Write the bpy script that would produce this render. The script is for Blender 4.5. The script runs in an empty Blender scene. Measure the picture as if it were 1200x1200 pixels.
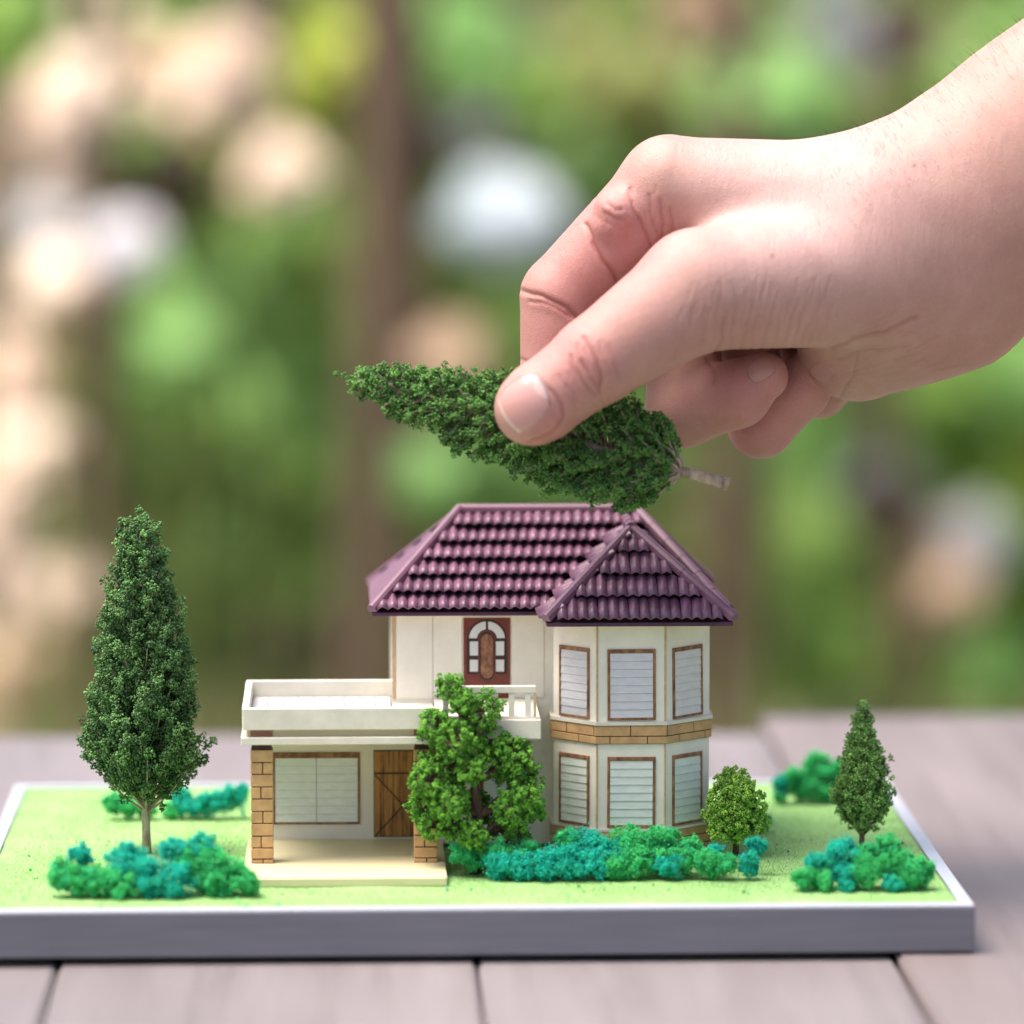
import bpy, bmesh, math, random
import numpy as np
from mathutils import Vector, Matrix

# ------------------------------------------------------------------ camera, sky, sun, exposure
SC = bpy.context.scene
S = 0.01                                     # the script is written in centimetres
FPX = 5455.0                                 # focal length in pixels of a 1200 px wide picture
PITCH, YAW = math.atan(600 / FPX), math.radians(2.03)
CAM = np.array([-4.2, -115.0, 22.3])
FWD = np.array([math.sin(YAW) * math.cos(PITCH), math.cos(YAW) * math.cos(PITCH), -math.sin(PITCH)])
RGT = np.array([math.cos(YAW), -math.sin(YAW), 0.0])
UPV = np.cross(RGT, FWD)
cam_d = bpy.data.cameras.new('camera')
cam = bpy.data.objects.new('camera', cam_d)
SC.collection.objects.link(cam)
cam.matrix_world = Matrix(((RGT[0], UPV[0], -FWD[0], CAM[0] * S), (RGT[1], UPV[1], -FWD[1], CAM[1] * S),
                           (RGT[2], UPV[2], -FWD[2], CAM[2] * S), (0, 0, 0, 1)))
cam_d.sensor_width = 36.0
cam_d.lens = 36.0 * FPX / 1200
cam_d.clip_start, cam_d.clip_end = 0.05, 400.0
cam_d.dof.use_dof = True
cam_d.dof.focus_distance = 1.213
cam_d.dof.aperture_fstop = 5.4
cam_d.dof.aperture_blades = 0
SC.camera = cam

SUN_DIR = Vector((-0.34, -0.05, 0.93)).normalized()      # towards the sun
W = bpy.data.worlds.new('World'); SC.world = W; W.use_nodes = True
nt = W.node_tree
sky = nt.nodes.new('ShaderNodeTexSky'); sky.sky_type = 'NISHITA'; sky.sun_disc = False
sky.sun_elevation = math.asin(SUN_DIR.z); sky.sun_rotation = math.atan2(SUN_DIR.x, SUN_DIR.y)
sky.air_density, sky.dust_density, sky.ozone_density = 1.0, 6.0, 0.6
bg = nt.nodes['Background']; bg.inputs['Strength'].default_value = 0.125
nt.links.new(sky.outputs[0], bg.inputs['Color'])
sun_d = bpy.data.lights.new('sun', 'SUN'); sun_d.energy = 2.9; sun_d.angle = math.radians(38); sun_d.color = (1.0, 0.93, 0.84)
sun = bpy.data.objects.new('sun', sun_d); SC.collection.objects.link(sun)
sun.rotation_euler = SUN_DIR.to_track_quat('Z', 'Y').to_euler()
VS = SC.view_settings
VS.view_transform = 'Standard'; VS.look = 'None'; VS.gamma = 1.0; VS.use_curve_mapping = False
VS.exposure = 1.02

rng = np.random.default_rng(7)
random.seed(7)
COL = SC.collection
WL = {}                                      # world position (cm) of each object's origin


def at_y(px, py, Y):
    d = FWD + RGT * (px - 600) / FPX - UPV * (py - 600) / FPX
    return CAM + d * ((Y - CAM[1]) / d[1])


def at_z(px, py, z):
    d = FWD + RGT * (px - 600) / FPX - UPV * (py - 600) / FPX
    return CAM + d * ((z - CAM[2]) / d[2])


def at_d(px, py, D):
    return CAM + (FWD + RGT * (px - 600) / FPX - UPV * (py - 600) / FPX) * D


# ------------------------------------------------------------------ materials
class N:
    """small helper round a node tree"""
    def __init__(s, name):
        s.m = bpy.data.materials.new(name); s.m.use_nodes = True; s.t = s.m.node_tree
        s.b = s.t.nodes['Principled BSDF']

    def new(s, k, **kw):
        n = s.t.nodes.new(k)
        for a, v in kw.items():
            if a.startswith('i_'):
                n.inputs[a[2:].replace('_', ' ')].default_value = v
            else:
                setattr(n, a, v)
        return n

    def link(s, a, b):
        s.t.links.new(a, b)

    def pos(s, scale):
        g = s.new('ShaderNodeNewGeometry'); m = s.new('ShaderNodeMapping')
        m.inputs['Scale'].default_value = tuple(c * 100 for c in (scale if hasattr(scale, '__len__') else (scale,) * 3))
        s.link(g.outputs['Position'], m.inputs['Vector'])
        return m.outputs[0]

    def noise(s, scale, detail=4, rough=.55, vec=None):
        n = s.new('ShaderNodeTexNoise'); n.inputs['Scale'].default_value = 1
        n.inputs['Detail'].default_value = detail; n.inputs['Roughness'].default_value = rough
        s.link(vec if vec is not None else s.pos(scale), n.inputs['Vector'])
        return n.outputs['Fac']

    def ramp(s, fac, stops):
        r = s.new('ShaderNodeValToRGB'); e = r.color_ramp.elements
        while len(e) < len(stops):
            e.new(.5)
        for i, (p, c) in enumerate(stops):
            e[i].position = p; e[i].color = (*c, 1) if len(c) == 3 else c
        s.link(fac, r.inputs[0])
        return r.outputs[0]

    def mix(s, fac, a, b, mode='MIX'):
        x = s.new('ShaderNodeMix', data_type='RGBA', blend_type=mode)
        for sock, v in ((0, fac), (6, a), (7, b)):
            if isinstance(v, (int, float)):
                x.inputs[sock].default_value = v
            elif isinstance(v, tuple):
                x.inputs[sock].default_value = (*v, 1)
            else:
                s.link(v, x.inputs[sock])
        return x.outputs[2]

    def bump(s, h, strength, dist):
        b = s.new('ShaderNodeBump'); b.inputs['Strength'].default_value = strength; b.inputs['Distance'].default_value = dist * S
        s.link(h, b.inputs['Height']); s.link(b.outputs[0], s.b.inputs['Normal'])
        return b

    def color(s, v):
        if isinstance(v, tuple):
            s.b.inputs['Base Color'].default_value = (*v, 1)
        else:
            s.link(v, s.b.inputs['Base Color'])

    def set(s, **kw):
        for a, v in kw.items():
            s.b.inputs[a.replace('_', ' ')].default_value = v
        return s


def painted(name, c, var=.1, scale=2.2, rough=.55, bump=.15, fine=14., **kw):
    n = N(name)
    f = n.noise(scale, 5, .6)
    lo = tuple(x * (1 - var) for x in c); hi = tuple(min(1, x * (1 + var * .6)) for x in c)
    n.color(n.ramp(f, [(.3, lo), (.72, hi)]))
    n.bump(n.noise(fine, 3), bump, .02)
    n.set(Roughness=rough, **kw)
    return n.m


def woody(name, dark, mid, light, axis_scale, rough=.6, bump=.3):
    n = N(name)
    v = n.pos(axis_scale)
    f = n.noise(1, 6, .65, v)
    n.color(n.ramp(f, [(.32, dark), (.5, mid), (.7, light)]))
    n.bump(f, bump, .02)
    n.set(Roughness=rough)
    return n.m


def vertexcolour(name, rough=.85, bump=0, sub=0., trans=0.):
    n = N(name)
    a = n.new('ShaderNodeVertexColor', layer_name='Col')
    n.color(a.outputs[0]); n.set(Roughness=rough)
    n.b.inputs['Specular IOR Level'].default_value = .25
    if trans:
        d = n.new('ShaderNodeBsdfTranslucent'); n.link(a.outputs[0], d.inputs[0])
        m = n.new('ShaderNodeMixShader'); m.inputs[0].default_value = trans
        n.link(n.b.outputs[0], m.inputs[1]); n.link(d.outputs[0], m.inputs[2])
        n.link(m.outputs[0], n.t.nodes['Material Output'].inputs[0])
    return n.m


M = {}
M['wall'] = painted('cream_wall', (.79, .75, .655), .12, .8, .6, .25, 9.)
M['trim'] = painted('white_trim', (.68, .64, .545), .12, 1.5, .55, .2, 12.)
M['edge'] = painted('board_edge', (.55, .38, .22), .2, 5., .7)
M['slab'] = painted('slab_paint', (.62, .55, .345), .08, .8, .5, .15, 8.)
M['frame'] = woody('window_wood', (.09, .035, .015), (.24, .105, .04), (.42, .21, .09), (6, 6, 3))
M['door_wood'] = woody('garage_wood', (.05, .02, .006), (.36, .16, .035), (.50, .25, .06), (9, 9, .9), .55, .3)
M['ink'] = painted('dark_line', (.03, .014, .008), .2, 4, .7)
M['mahogany'] = painted('mahogany', (.17, .026, .018), .3, 3., .4, .2)
M['oval'] = woody('carved_panel', (.045, .015, .007), (.20, .085, .04), (.36, .18, .10), (7, 7, 5), .5, .9)
M['pane'] = painted('white_pane', (.62, .64, .64), .06, 3., .25, .05)
M['brick'] = painted('tan_brick', (.52, .31, .14), .28, 2.6, .7, .4, 18.)
M['brick_red'] = painted('brown_brick', (.30, .14, .075), .3, 2.6, .7, .4, 18.)
M['mortar'] = painted('mortar', (.05, .024, .018), .2, 4, .8)
M['floor_tile'] = painted('terrace_tile', (.46, .46, .46), .05, 2., .4)
M['grout'] = painted('grout', (.22, .21, .2), .1, 3, .8)
M['foot'] = painted('rubber', (.02, .02, .022), .1, 3, .7)


def slat_mat(name, c, metal, rough):
    n = N(name)
    f = n.noise((3.0, 3.0, 9.0), 5, .6)
    n.color(n.ramp(f, [(.3, tuple(x * .86 for x in c)), (.7, c)]))
    n.bump(n.noise((2.5, 2.5, 14.), 4), .3, .02)
    n.set(Roughness=rough, Metallic=metal)
    return n.m


M['slat_silver'] = slat_mat('silver_blind', (.70, .70, .74), .35, .32)
M['slat_pale'] = slat_mat('pale_blind', (.74, .79, .74), .15, .38)  # green reflection of the lawn put into the lower blinds' colour


def tile_mat():
    n = N('lilac_tile')
    f = n.noise(1.6, 5, .6)
    c = n.ramp(f, [(.3, (.125, .053, .092)), (.7, (.195, .094, .150))])
    g = n.new('ShaderNodeObjectInfo')
    hsv = n.new('ShaderNodeHueSaturation'); n.link(c, hsv.inputs['Color'])
    mr = n.new('ShaderNodeMapRange'); mr.inputs['To Min'].default_value = .78; mr.inputs['To Max'].default_value = 1.14
    n.link(g.outputs['Random'], mr.inputs[0]); n.link(mr.outputs[0], hsv.inputs['Value'])
    n.color(hsv.outputs[0]); n.bump(n.noise(10, 4), .3, .03); n.set(Roughness=.38)
    return n.m


M['tile'] = tile_mat()
M['cap'] = painted('lilac_cap', (.17, .080, .128), .15, 2.2, .45, .2, 10.)
M['underlay'] = painted('roof_underlay', (.018, .006, .015), .2, 3, .85)  # near-black colour supplies the shade in the gaps between tile rows
M['fascia'] = painted('plum_fascia', (.075, .018, .06), .3, 3, .5)


def lawn_mat():
    n = N('flocked_lawn')
    a = n.noise(.22, 4, .6); b = n.noise(9., 5, .7)
    c = n.ramp(a, [(.3, (.19, .40, .125)), (.55, (.25, .46, .165)), (.75, (.32, .50, .225))])
    c = n.mix(.35, c, n.ramp(b, [(.3, (.17, .33, .08)), (.7, (.45, .60, .30))]))
    n.color(c); n.bump(b, .5, .05); n.set(Roughness=.95)
    n.b.inputs['Specular IOR Level'].default_value = .1
    return n.m


M['lawn'] = lawn_mat()


def metal_mat():
    n = N('satin_aluminium')
    f = n.noise((.4, 3., 6.), 4)
    n.color(n.ramp(f, [(.3, (.145, .15, .18)), (.7, (.175, .18, .21))]))
    n.set(Roughness=.4, Metallic=.35); n.bump(n.noise((3, 8, 30.), 3), .08, .01)
    return n.m


M['alu'] = metal_mat()
M['rim'] = painted('lit_rim', (.46, .485, .57), .06, 1.2, .3, .05)  # sunlit top of the rail put into a paler strip colour


def plank_mat():
    n = N('weathered_plank')
    v = n.pos((.9, .055, .9)); f = n.noise(1, 8, .68, v)
    big = n.noise((.08, .03, .1), 3)
    oi = n.new('ShaderNodeObjectInfo')
    c = n.ramp(f, [(.2, (.055, .048, .049)), (.42, (.175, .160, .168)), (.75, (.25, .236, .250))])
    c = n.mix(.45, c, n.ramp(big, [(.35, (.115, .101, .104)), (.65, (.24, .227, .242))]))
    tint = n.ramp(oi.outputs['Random'], [(0., (.97, .86, .82)), (.5, (1.03, .98, .97)), (1., (1.04, .97, .95))])
    c = n.mix(1., c, tint, 'MULTIPLY')
    n.color(c); n.bump(f, .5, .08); n.set(Roughness=.5)
    return n.m


M['plank'] = plank_mat()
M['bark_model'] = woody('model_bark', (.035, .018, .012), (.10, .055, .035), (.20, .13, .09), (6, 6, 2), .8, .5)
M['bark_pale'] = woody('pale_bark', (.17, .125, .095), (.36, .285, .215), (.52, .43, .34), (6, 6, 2), .8, .5)
M['crumb'] = vertexcolour('foam_foliage', .8)
M['moss'] = vertexcolour('dyed_moss', .9, trans=.55)
M['leaf'] = vertexcolour('garden_leaf', .5, trans=.42)
M['highlight_leaf'] = vertexcolour('highlight_leaf', .55, trans=.12)
M['bark'] = woody('garden_bark', (.07, .046, .032), (.17, .115, .078), (.28, .19, .13), (.4, .4, .08), .9, .6)
def soil_mat():
    n = N('garden_soil')
    a = n.noise(.006, 3, .55); b = n.noise(.12, 5, .6)
    c = n.ramp(a, [(.36, (.17, .11, .06)), (.46, (.15, .125, .05)), (.55, (.10, .16, .035)), (.66, (.22, .155, .095))])
    c = n.mix(.4, c, n.ramp(b, [(.3, (.07, .05, .03)), (.7, (.24, .20, .12))]))
    n.color(c); n.bump(b, .6, 3.); n.set(Roughness=.95)
    return n.m


M['soil'] = soil_mat()
M['stem'] = painted('green_stem', (.17, .235, .06), .4, .1, .7, .2, 1.)
M['leg'] = woody('table_leg_wood', (.08, .05, .035), (.18, .12, .09), (.27, .19, .15), (.5, .5, .06), .7)


def skin_mat():
    n = N('skin')
    a = n.new('ShaderNodeVertexColor', layer_name='Col')
    blot = n.noise(1.1, 4, .6)
    c = n.mix(1., a.outputs[0], n.ramp(blot, [(.3, (.91, .86, .85)), (.7, (1.04, 1.03, 1.02))]), 'MULTIPLY')
    fine = n.noise(13., 4, .65)
    c = n.mix(1., c, n.ramp(fine, [(.25, (.94, .90, .89)), (.6, (1., 1., 1.))]), 'MULTIPLY')
    n.color(c)
    # pores and the fine cross lines of skin
    vo = n.new('ShaderNodeTexVoronoi', feature='DISTANCE_TO_EDGE'); vo.inputs['Scale'].default_value = 1
    n.link(n.pos((17., 17., 17.)), vo.inputs['Vector'])
    add = n.new('ShaderNodeMath', operation='ADD'); n.link(vo.outputs['Distance'], add.inputs[0])
    wr = n.noise((7.5, 4., 1.6), 5, .7); sc = n.new('ShaderNodeMath', operation='MULTIPLY'); sc.inputs[1].default_value = 1.6
    n.link(wr, sc.inputs[0]); n.link(sc.outputs[0], add.inputs[1])
    n.bump(add.outputs[0], .42, .04)
    n.set(Roughness=.46)
    n.b.inputs['Specular IOR Level'].default_value = .38
    n.b.subsurface_method = 'RANDOM_WALK' if hasattr(n.b, 'subsurface_method') else None
    n.b.inputs['Subsurface Weight'].default_value = .16
    n.b.inputs['Subsurface Radius'].default_value = (1., .35, .2)
    n.b.inputs['Subsurface Scale'].default_value = .0024
    return n.m


M['skin'] = skin_mat()
_n = N('nail'); _n.color(_n.new('ShaderNodeVertexColor', layer_name='Col').outputs[0]); _n.set(Roughness=.26)
_n.b.inputs['Subsurface Weight'].default_value = .25; _n.b.inputs['Subsurface Scale'].default_value = .003
_n.b.inputs['Subsurface Radius'].default_value = (1., .4, .3)
_n.bump(_n.noise((8, 3, 3), 3), .12, .01)
M['nail'] = _n.m
M['hair'] = painted('arm_hair', (.06, .035, .025), .1, 3, .5)


# ------------------------------------------------------------------ objects
def tag(o, label=None, cat=None, group=None, kind=None):
    for k, v in (('label', label), ('category', cat), ('group', group), ('kind', kind)):
        if v:
            o[k] = v
    return o


def empty(name, loc):
    o = bpy.data.objects.new(name, None); COL.objects.link(o)
    o.empty_display_size = .01
    WL[o] = np.array(loc, float); o.location = tuple(WL[o] * S)
    return o


def link(name, me, parent, loc):
    o = bpy.data.objects.new(name, me); COL.objects.link(o)
    WL[o] = np.array(loc, float)
    if parent is not None:
        o.parent = parent
        o.location = tuple((WL[o] - WL[parent]) * S)
    else:
        o.location = tuple(WL[o] * S)
    return o


def mesh_np(name, v, faces, mat, parent=None, col=None, smooth=False, loc=None, local=False):
    """faces: list of tuples, or an (n,3)/(n,4) array. v in world cm (local=True: already relative to loc)"""
    v = np.asarray(v, float)
    if loc is None:
        loc = np.array([(v[:, 0].min() + v[:, 0].max()) / 2, (v[:, 1].min() + v[:, 1].max()) / 2, v[:, 2].min()])
    loc = np.array(loc, float)
    rel = (v if local else v - loc) * S
    me = bpy.data.meshes.new(name)
    if isinstance(faces, np.ndarray):
        k = faces.shape[1]; n = len(faces)
        me.vertices.add(len(rel)); me.vertices.foreach_set('co', rel.astype(np.float32).ravel())
        me.loops.add(n * k); me.loops.foreach_set('vertex_index', faces.astype(np.int32).ravel())
        me.polygons.add(n); me.polygons.foreach_set('loop_start', np.arange(0, n * k, k, dtype=np.int32))
        me.update(calc_edges=True); me.validate()
    else:
        me.from_pydata([tuple(p) for p in rel], [], faces)
    if smooth:
        me.polygons.foreach_set('use_smooth', np.ones(len(me.polygons), bool))
    if col is not None:
        a = me.color_attributes.new('Col', 'FLOAT_COLOR', 'POINT')
        c = np.ones((len(v), 4), np.float32); c[:, :3] = col
        a.data.foreach_set('color', c.ravel())
    me.materials.append(mat); me.update()
    return link(name, me, parent, loc)


def bm_out(bm):
    bm.verts.ensure_lookup_table()
    v = np.array([x.co[:] for x in bm.verts]); bm.verts.index_update()
    f = [tuple(q.index for q in p.verts) for p in bm.faces]
    bm.free()
    return v, f


def box_vf(lo, hi, bev=.015):
    bm = bmesh.new()
    bmesh.ops.create_cube(bm, size=1)
    lo, hi = np.array(lo, float), np.array(hi, float)
    for q in bm.verts:
        q.co = Vector((lo + hi) / 2 + np.array(q.co[:]) * (hi - lo))
    b = min(bev, float((hi - lo).min()) * .3)
    if b > 1e-4:
        bmesh.ops.bevel(bm, geom=bm.edges[:], offset=b, segments=1, affect='EDGES')
    return bm_out(bm)


class Frame:
    """a flat face: origin, U along it, V up, outward normal"""
    def __init__(s, o, u, n=None):
        s.o = np.array(o, float); s.u = np.array(u, float) / np.linalg.norm(u); s.v = np.array([0, 0, 1.])
        s.n = np.cross(s.u, s.v) if n is None else np.array(n, float)

    def __call__(s, p):
        p = np.asarray(p, float)
        return s.o + p[..., 0:1] * s.u + p[..., 1:2] * s.v + p[..., 2:3] * s.n


FLAT = Frame((0, 0, 0), (1, 0, 0), (0, -1, 0))


def fbox(name, fr, u, v, n, mat, parent, bev=.015):
    """box in a face's own coordinates: along, up, outwards"""
    p, f = box_vf((u[0], v[0], n[0]), (u[1], v[1], n[1]), bev)
    return mesh_np(name, fr(p), f, mat, parent)


def box(name, lo, hi, mat, parent, bev=.015):
    p, f = box_vf(lo, hi, bev)
    return mesh_np(name, p, f, mat, parent)


def merge(parts):
    vs, fs, k = [], [], 0
    for v, f in parts:
        vs.append(np.asarray(v)); fs += [tuple(i + k for i in q) for q in f]; k += len(v)
    return np.vstack(vs), fs


def tube_vf(pts, rad, seg=8, cap=True):
    pts = [np.array(p, float) for p in pts]
    vs, fs = [], []
    for i, p in enumerate(pts):
        d = pts[min(i + 1, len(pts) - 1)] - pts[max(i - 1, 0)]; d /= np.linalg.norm(d) + 1e-9
        a = np.cross(d, [0, 1, 0] if abs(d[1]) < .9 else [1, 0, 0]); a /= np.linalg.norm(a); b = np.cross(d, a)
        for k in range(seg):
            t = 2 * math.pi * k / seg
            vs.append(p + rad[i] * (a * math.cos(t) + b * math.sin(t)))
    for i in range(len(pts) - 1):
        for k in range(seg):
            fs.append((i * seg + k, i * seg + (k + 1) % seg, (i + 1) * seg + (k + 1) % seg, (i + 1) * seg + k))
    if cap:
        fs.append(tuple(range(seg))[::-1]); fs.append(tuple((len(pts) - 1) * seg + k for k in range(seg)))
    return np.array(vs), fs


def plate(name, fr, poly, n0, n1, mat, parent):
    k = len(poly)
    p = [(u, v, n1) for u, v in poly] + [(u, v, n0) for u, v in poly]
    f = [tuple(range(k)), tuple(range(2 * k - 1, k - 1, -1))] + [((i + 1) % k, i, k + i, k + (i + 1) % k) for i in range(k)]
    return mesh_np(name, fr(np.array(p)), f, mat, parent)


# ------------------------------------------------------------------ table and ground
GROUND_Z = -76.0


def build_ground():
    n = 60
    xs = np.concatenate([-np.geomspace(12000, 60, n // 2), np.geomspace(60, 12000, n // 2)])
    ys = np.concatenate([-np.geomspace(3000, 60, n // 3), np.geomspace(60, 30000, n)])
    X, Y = np.meshgrid(xs, ys)
    Z = GROUND_Z + 2.0 * np.sin(X * .021 + .3) * np.cos(Y * .017)
    v = np.stack([X.ravel(), Y.ravel(), Z.ravel()], 1)
    w = len(xs)
    f = np.array([(j * w + i, j * w + i + 1, (j + 1) * w + i + 1, (j + 1) * w + i) for j in range(len(ys) - 1) for i in range(w - 1)])
    o = mesh_np('ground', v, f, M['soil'], smooth=True, loc=(0, 0, 0))
    tag(o, kind='structure')


build_ground()

table = empty('wooden_table', (0, 0, GROUND_Z))
tag(table, 'weathered grey plank table top under the whole model, its planks running away from view', 'table')
for x0, x1, z, yb in ((-32.1, -21.8, -1.40, 34.3), (-21.72, -11.43, -1.42, 34.6), (-11.36, -1.08, -1.38, 34.5), (-1.01, 9.32, -1.39, 34.3),
                      (9.40, 19.8, -1.25, 37.0), (19.87, 30.2, -1.27, 36.8)):
    p, f = box_vf((x0, -52, z - 2.2), (x1, yb, z), .12)
    mesh_np('plank', p, f, M['plank'], table)
for y in (-40., 26.):
    box('cross_beam', (-31, y - 2, -6.6), (29.5, y + 2, -3.70), M['leg'], table, .1)
for x in (-28., 26.5):
    for y in (-40., 26.):
        box('leg', (x - 2.2, y - 1.8, GROUND_Z - 1.5), (x + 2.2, y + 1.8, -6.7), M['leg'], table, .15)

# ------------------------------------------------------------------ model base
BX0, BX1, BY0, BY1 = -13.76, 11.3, -1.8, 16.9
base = empty('display_board', ((BX0 + BX1) / 2, (BY0 + BY1) / 2, -1.2))
tag(base, 'flat silver edged base board with pale green flocked lawn carrying the model house', 'display board')
RW = .36
for lo, hi in (((BX0, BY0, -1.19), (BX1, BY0 + RW, 0.)), ((BX0, BY1 - RW, -1.19), (BX1, BY1, 0.)),
               ((BX0, BY0 + RW + .004, -1.19), (BX0 + RW, BY1 - RW - .004, -.002)), ((BX1 - RW, BY0 + RW + .004, -1.19), (BX1, BY1 - RW - .004, -.002))):
    box('rail', lo, (hi[0], hi[1], hi[2] - .045), M['alu'], base, .03)
    box('lit_rim_strip', (lo[0] + .01, lo[1] + .01, hi[2] - .06), (hi[0] - .01, hi[1] - .01, hi[2]), M['rim'], base, .02)
for x in (BX0 + 1.5, BX1 - .9):
    for y in (BY0 + 1.2, BY1 - 1.2):
        zt = -1.255 if x > 9.4 else -1.39
        v, f = tube_vf([(x, y, zt), (x, y, -1.18)], [.45, .45], 16)
        mesh_np('foot', v, f, M['foot'], base)


def build_lawn():
    nx, ny = 70, 52
    xs = np.linspace(BX0 + RW + .01, BX1 - RW - .01, nx); ys = np.linspace(BY0 + RW + .01, BY1 - RW - .01, ny)
    X, Y = np.meshgrid(xs, ys)
    Z = -.075 + .012 * np.sin(X * 1.7 + Y) * np.sin(Y * 1.3)
    v = np.stack([X.ravel(), Y.ravel(), Z.ravel()], 1)
    f = np.array([(j * nx + i, j * nx + i + 1, (j + 1) * nx + i + 1, (j + 1) * nx + i) for j in range(ny - 1) for i in range(nx - 1)])
    lawn = mesh_np('lawn', v, f, M['lawn'], base, smooth=True)
    # short flock fibres standing on the sheet
    n = 90000
    c = np.stack([rng.uniform(xs[0], xs[-1], n), rng.uniform(ys[0], ys[-1], n)], 1)
    a = rng.uniform(0, 2 * math.pi, n); h = rng.uniform(.035, .075, n); w = .011
    lean = rng.normal(0, .028, (n, 2))
    z0 = np.full(n, -.092)
    p0 = np.stack([c[:, 0] - w * np.cos(a), c[:, 1] - w * np.sin(a), z0], 1)
    p1 = np.stack([c[:, 0] + w * np.cos(a), c[:, 1] + w * np.sin(a), z0], 1)
    p2 = np.stack([c[:, 0] + lean[:, 0], c[:, 1] + lean[:, 1], z0 + h], 1)
    V = np.stack([p0, p1, p2], 1).reshape(-1, 3)
    k = np.repeat(rng.uniform(0, 1, n), 3)[:, None]
    cc = np.array([.19, .41, .13]) * (1 - k) + np.array([.36, .54, .25]) * k
    o = mesh_np('flock', V, np.arange(3 * n).reshape(-1, 3), M['moss'], lawn, col=cc)
    o['kind'] = 'stuff'


build_lawn()

# ------------------------------------------------------------------ model house
house = empty('model_house', (0.2, 7., 0.))
tag(house, 'small cream model house with lilac tiled roof, bay tower and flat roofed carport', 'model house')

# porch slab and carport
porch = box('porch_slab', (-6.9, 1.45, -.07), (-1.72, 7.0, .16), M['slab'], house, .02)
for i in range(5):                                    # scored paving on the right half
    box('paving_strip', (-3.62 + i * .335, 4.3, .15), (-3.62 + i * .335 + .32, 6.95, .168), M['slab'], porch, .004)


def brick_column(x0, x1, y0, y1):
    col = box('brick_column', (x0 + .03, y0 + .03, .16), (x1 - .03, y1 - .03, 3.27), M['mortar'], house, .0)
    z, k = .17, 0
    hs = [.12, .29, .31, .33, .31, .33, .31, .33, .31, .33]
    for i, h in enumerate(hs):
        z1 = min(z + h - .028, 3.27)
        if i % 2 == 0:
            m = x0 + (x1 - x0) * (.46 if i % 4 else .54)
            spans = ((x0, m - .013), (m + .013, x1))
        else:
            spans = ((x0, x1),)
        for a, b in spans:
            d = rng.uniform(-.006, .006)
            box('brick', (a, y0 + d, z), (b, y1, z1), M['brick'], col, .012)
        z += h
    return col


brick_column(-6.73, -6.16, 3.5, 4.07)
brick_column(-2.53, -1.93, 3.5, 4.07)
# carport roof: thin lower beam, set-back strip with dark column heads, parapet
box('beam', (-6.97, 3.27, 3.29), (-1.9, 7.2, 3.48), M['trim'], house, .012)
box('recess_strip', (-6.82, 3.46, 3.482), (-1.95, 7.1, 3.668), M['slab'], house, 0)
for x0, x1 in ((-6.73, -6.16), (-2.53, -1.93)):
    box('column_head', (x0, 3.42, 3.49), (x1, 3.9, 3.66), M['brick_red'], house, .008)
box('terrace_deck', (-6.9, 3.30, 3.67), (-1.98, 8.0, 3.80), M['trim'], house, .01)
for lo, hi in (((-6.93, 3.27, 3.672), (-1.95, 3.45, 4.24)), ((-6.94, 3.452, 3.672), (-6.76, 7.948, 4.245)), ((-6.93, 7.95, 3.672), (-2.9, 8.12, 4.27))):
    box('parapet', lo, hi, M['trim'], house, .02)
tf = box('terrace_floor', (-6.75, 3.46, 3.80), (-3.06, 7.94, 3.83), M['grout'], house, 0)
nx = 9
for i in range(nx):
    for j in range(8):
        a = -6.74 + i * (3.66 / nx); b = 3.48 + j * .556
        box('floor_tile', (a, b, 3.82), (a + 3.66 / nx - .022, b + .535, 3.842), M['floor_tile'], tf, .004)
# balcony in front of the red door
box('balcony_slab', (-1.94, 3.27, 3.40), (.74, 6.98, 3.91), M['trim'], house, .02)
rail = box('balcony_railing', (-1.85, 3.42, 4.58), (.62, 3.60, 4.76), M['trim'], house, .015)
for i in range(6):
    x = .34 - i * .425
    box('baluster', (x, 3.44, 3.97), (x + .15, 3.58, 4.582), M['trim'], rail, .01)
box('bottom_rail', (-1.85, 3.43, 3.912), (.62, 3.59, 3.972), M['trim'], rail, .01)
box('end_post', (.555, 3.425, 3.974), (.625, 3.595, 4.578), M['edge'], rail, .01)

# walls: garage front, main block, bay tower
box('garage_wall', (-6.7, 7.0, .0), (-1.9, 7.18, 3.285), M['wall'], house, .01)
box('garage_side_wall', (-6.7, 7.182, .0), (-6.52, 11.0, 3.285), M['wall'], house, .01)
box('garage_back_wall', (-6.5, 10.8, 0), (-3.06, 11.0, 3.285), M['wall'], house, .01)
box('main_wall', (-3.04, 7.02, .0), (5.28, 12.0, 6.27), M['wall'], house, .01)
for x in (-2.98, ):
    box('corner_strip', (-3.045, 7.0, 3.9), (-2.95, 7.06, 6.26), M['edge'], house, .01)
box('wall_panel', (-2.93, 6.985, 3.92), (-1.98, 7.03, 6.26), M['wall'], house, .008)
box('wall_panel', (-1.955, 6.985, 3.92), (-1.20, 7.03, 6.26), M['wall'], house, .008)
box('wall_panel', (.115, 6.985, 3.92), (.97, 7.03, 6.26), M['wall'], house, .008)

TW = [(1.2, 7.05), (1.2, 6.2), (2.28, 5.1), (4.06, 5.1), (5.3, 6.2), (5.3, 11.0)]


def ring(off):
    """the tower outline moved outwards"""
    pts = np.array(TW, float); out = []
    for i in range(len(pts)):
        ds = []
        for a, b in ((i - 1, i), (i, i + 1)):
            if 0 <= a and b < len(pts):
                d = pts[b] - pts[a]; d /= np.linalg.norm(d); ds.append(np.array([d[1], -d[0]]))
        if len(ds) == 1:
            q = pts[i] + ds[0] * off
        else:
            m = ds[0] + ds[1]; m /= np.linalg.norm(m); q = pts[i] + m * off / max(.3, m @ ds[0])
        out.append(tuple(q))
    return out


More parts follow.
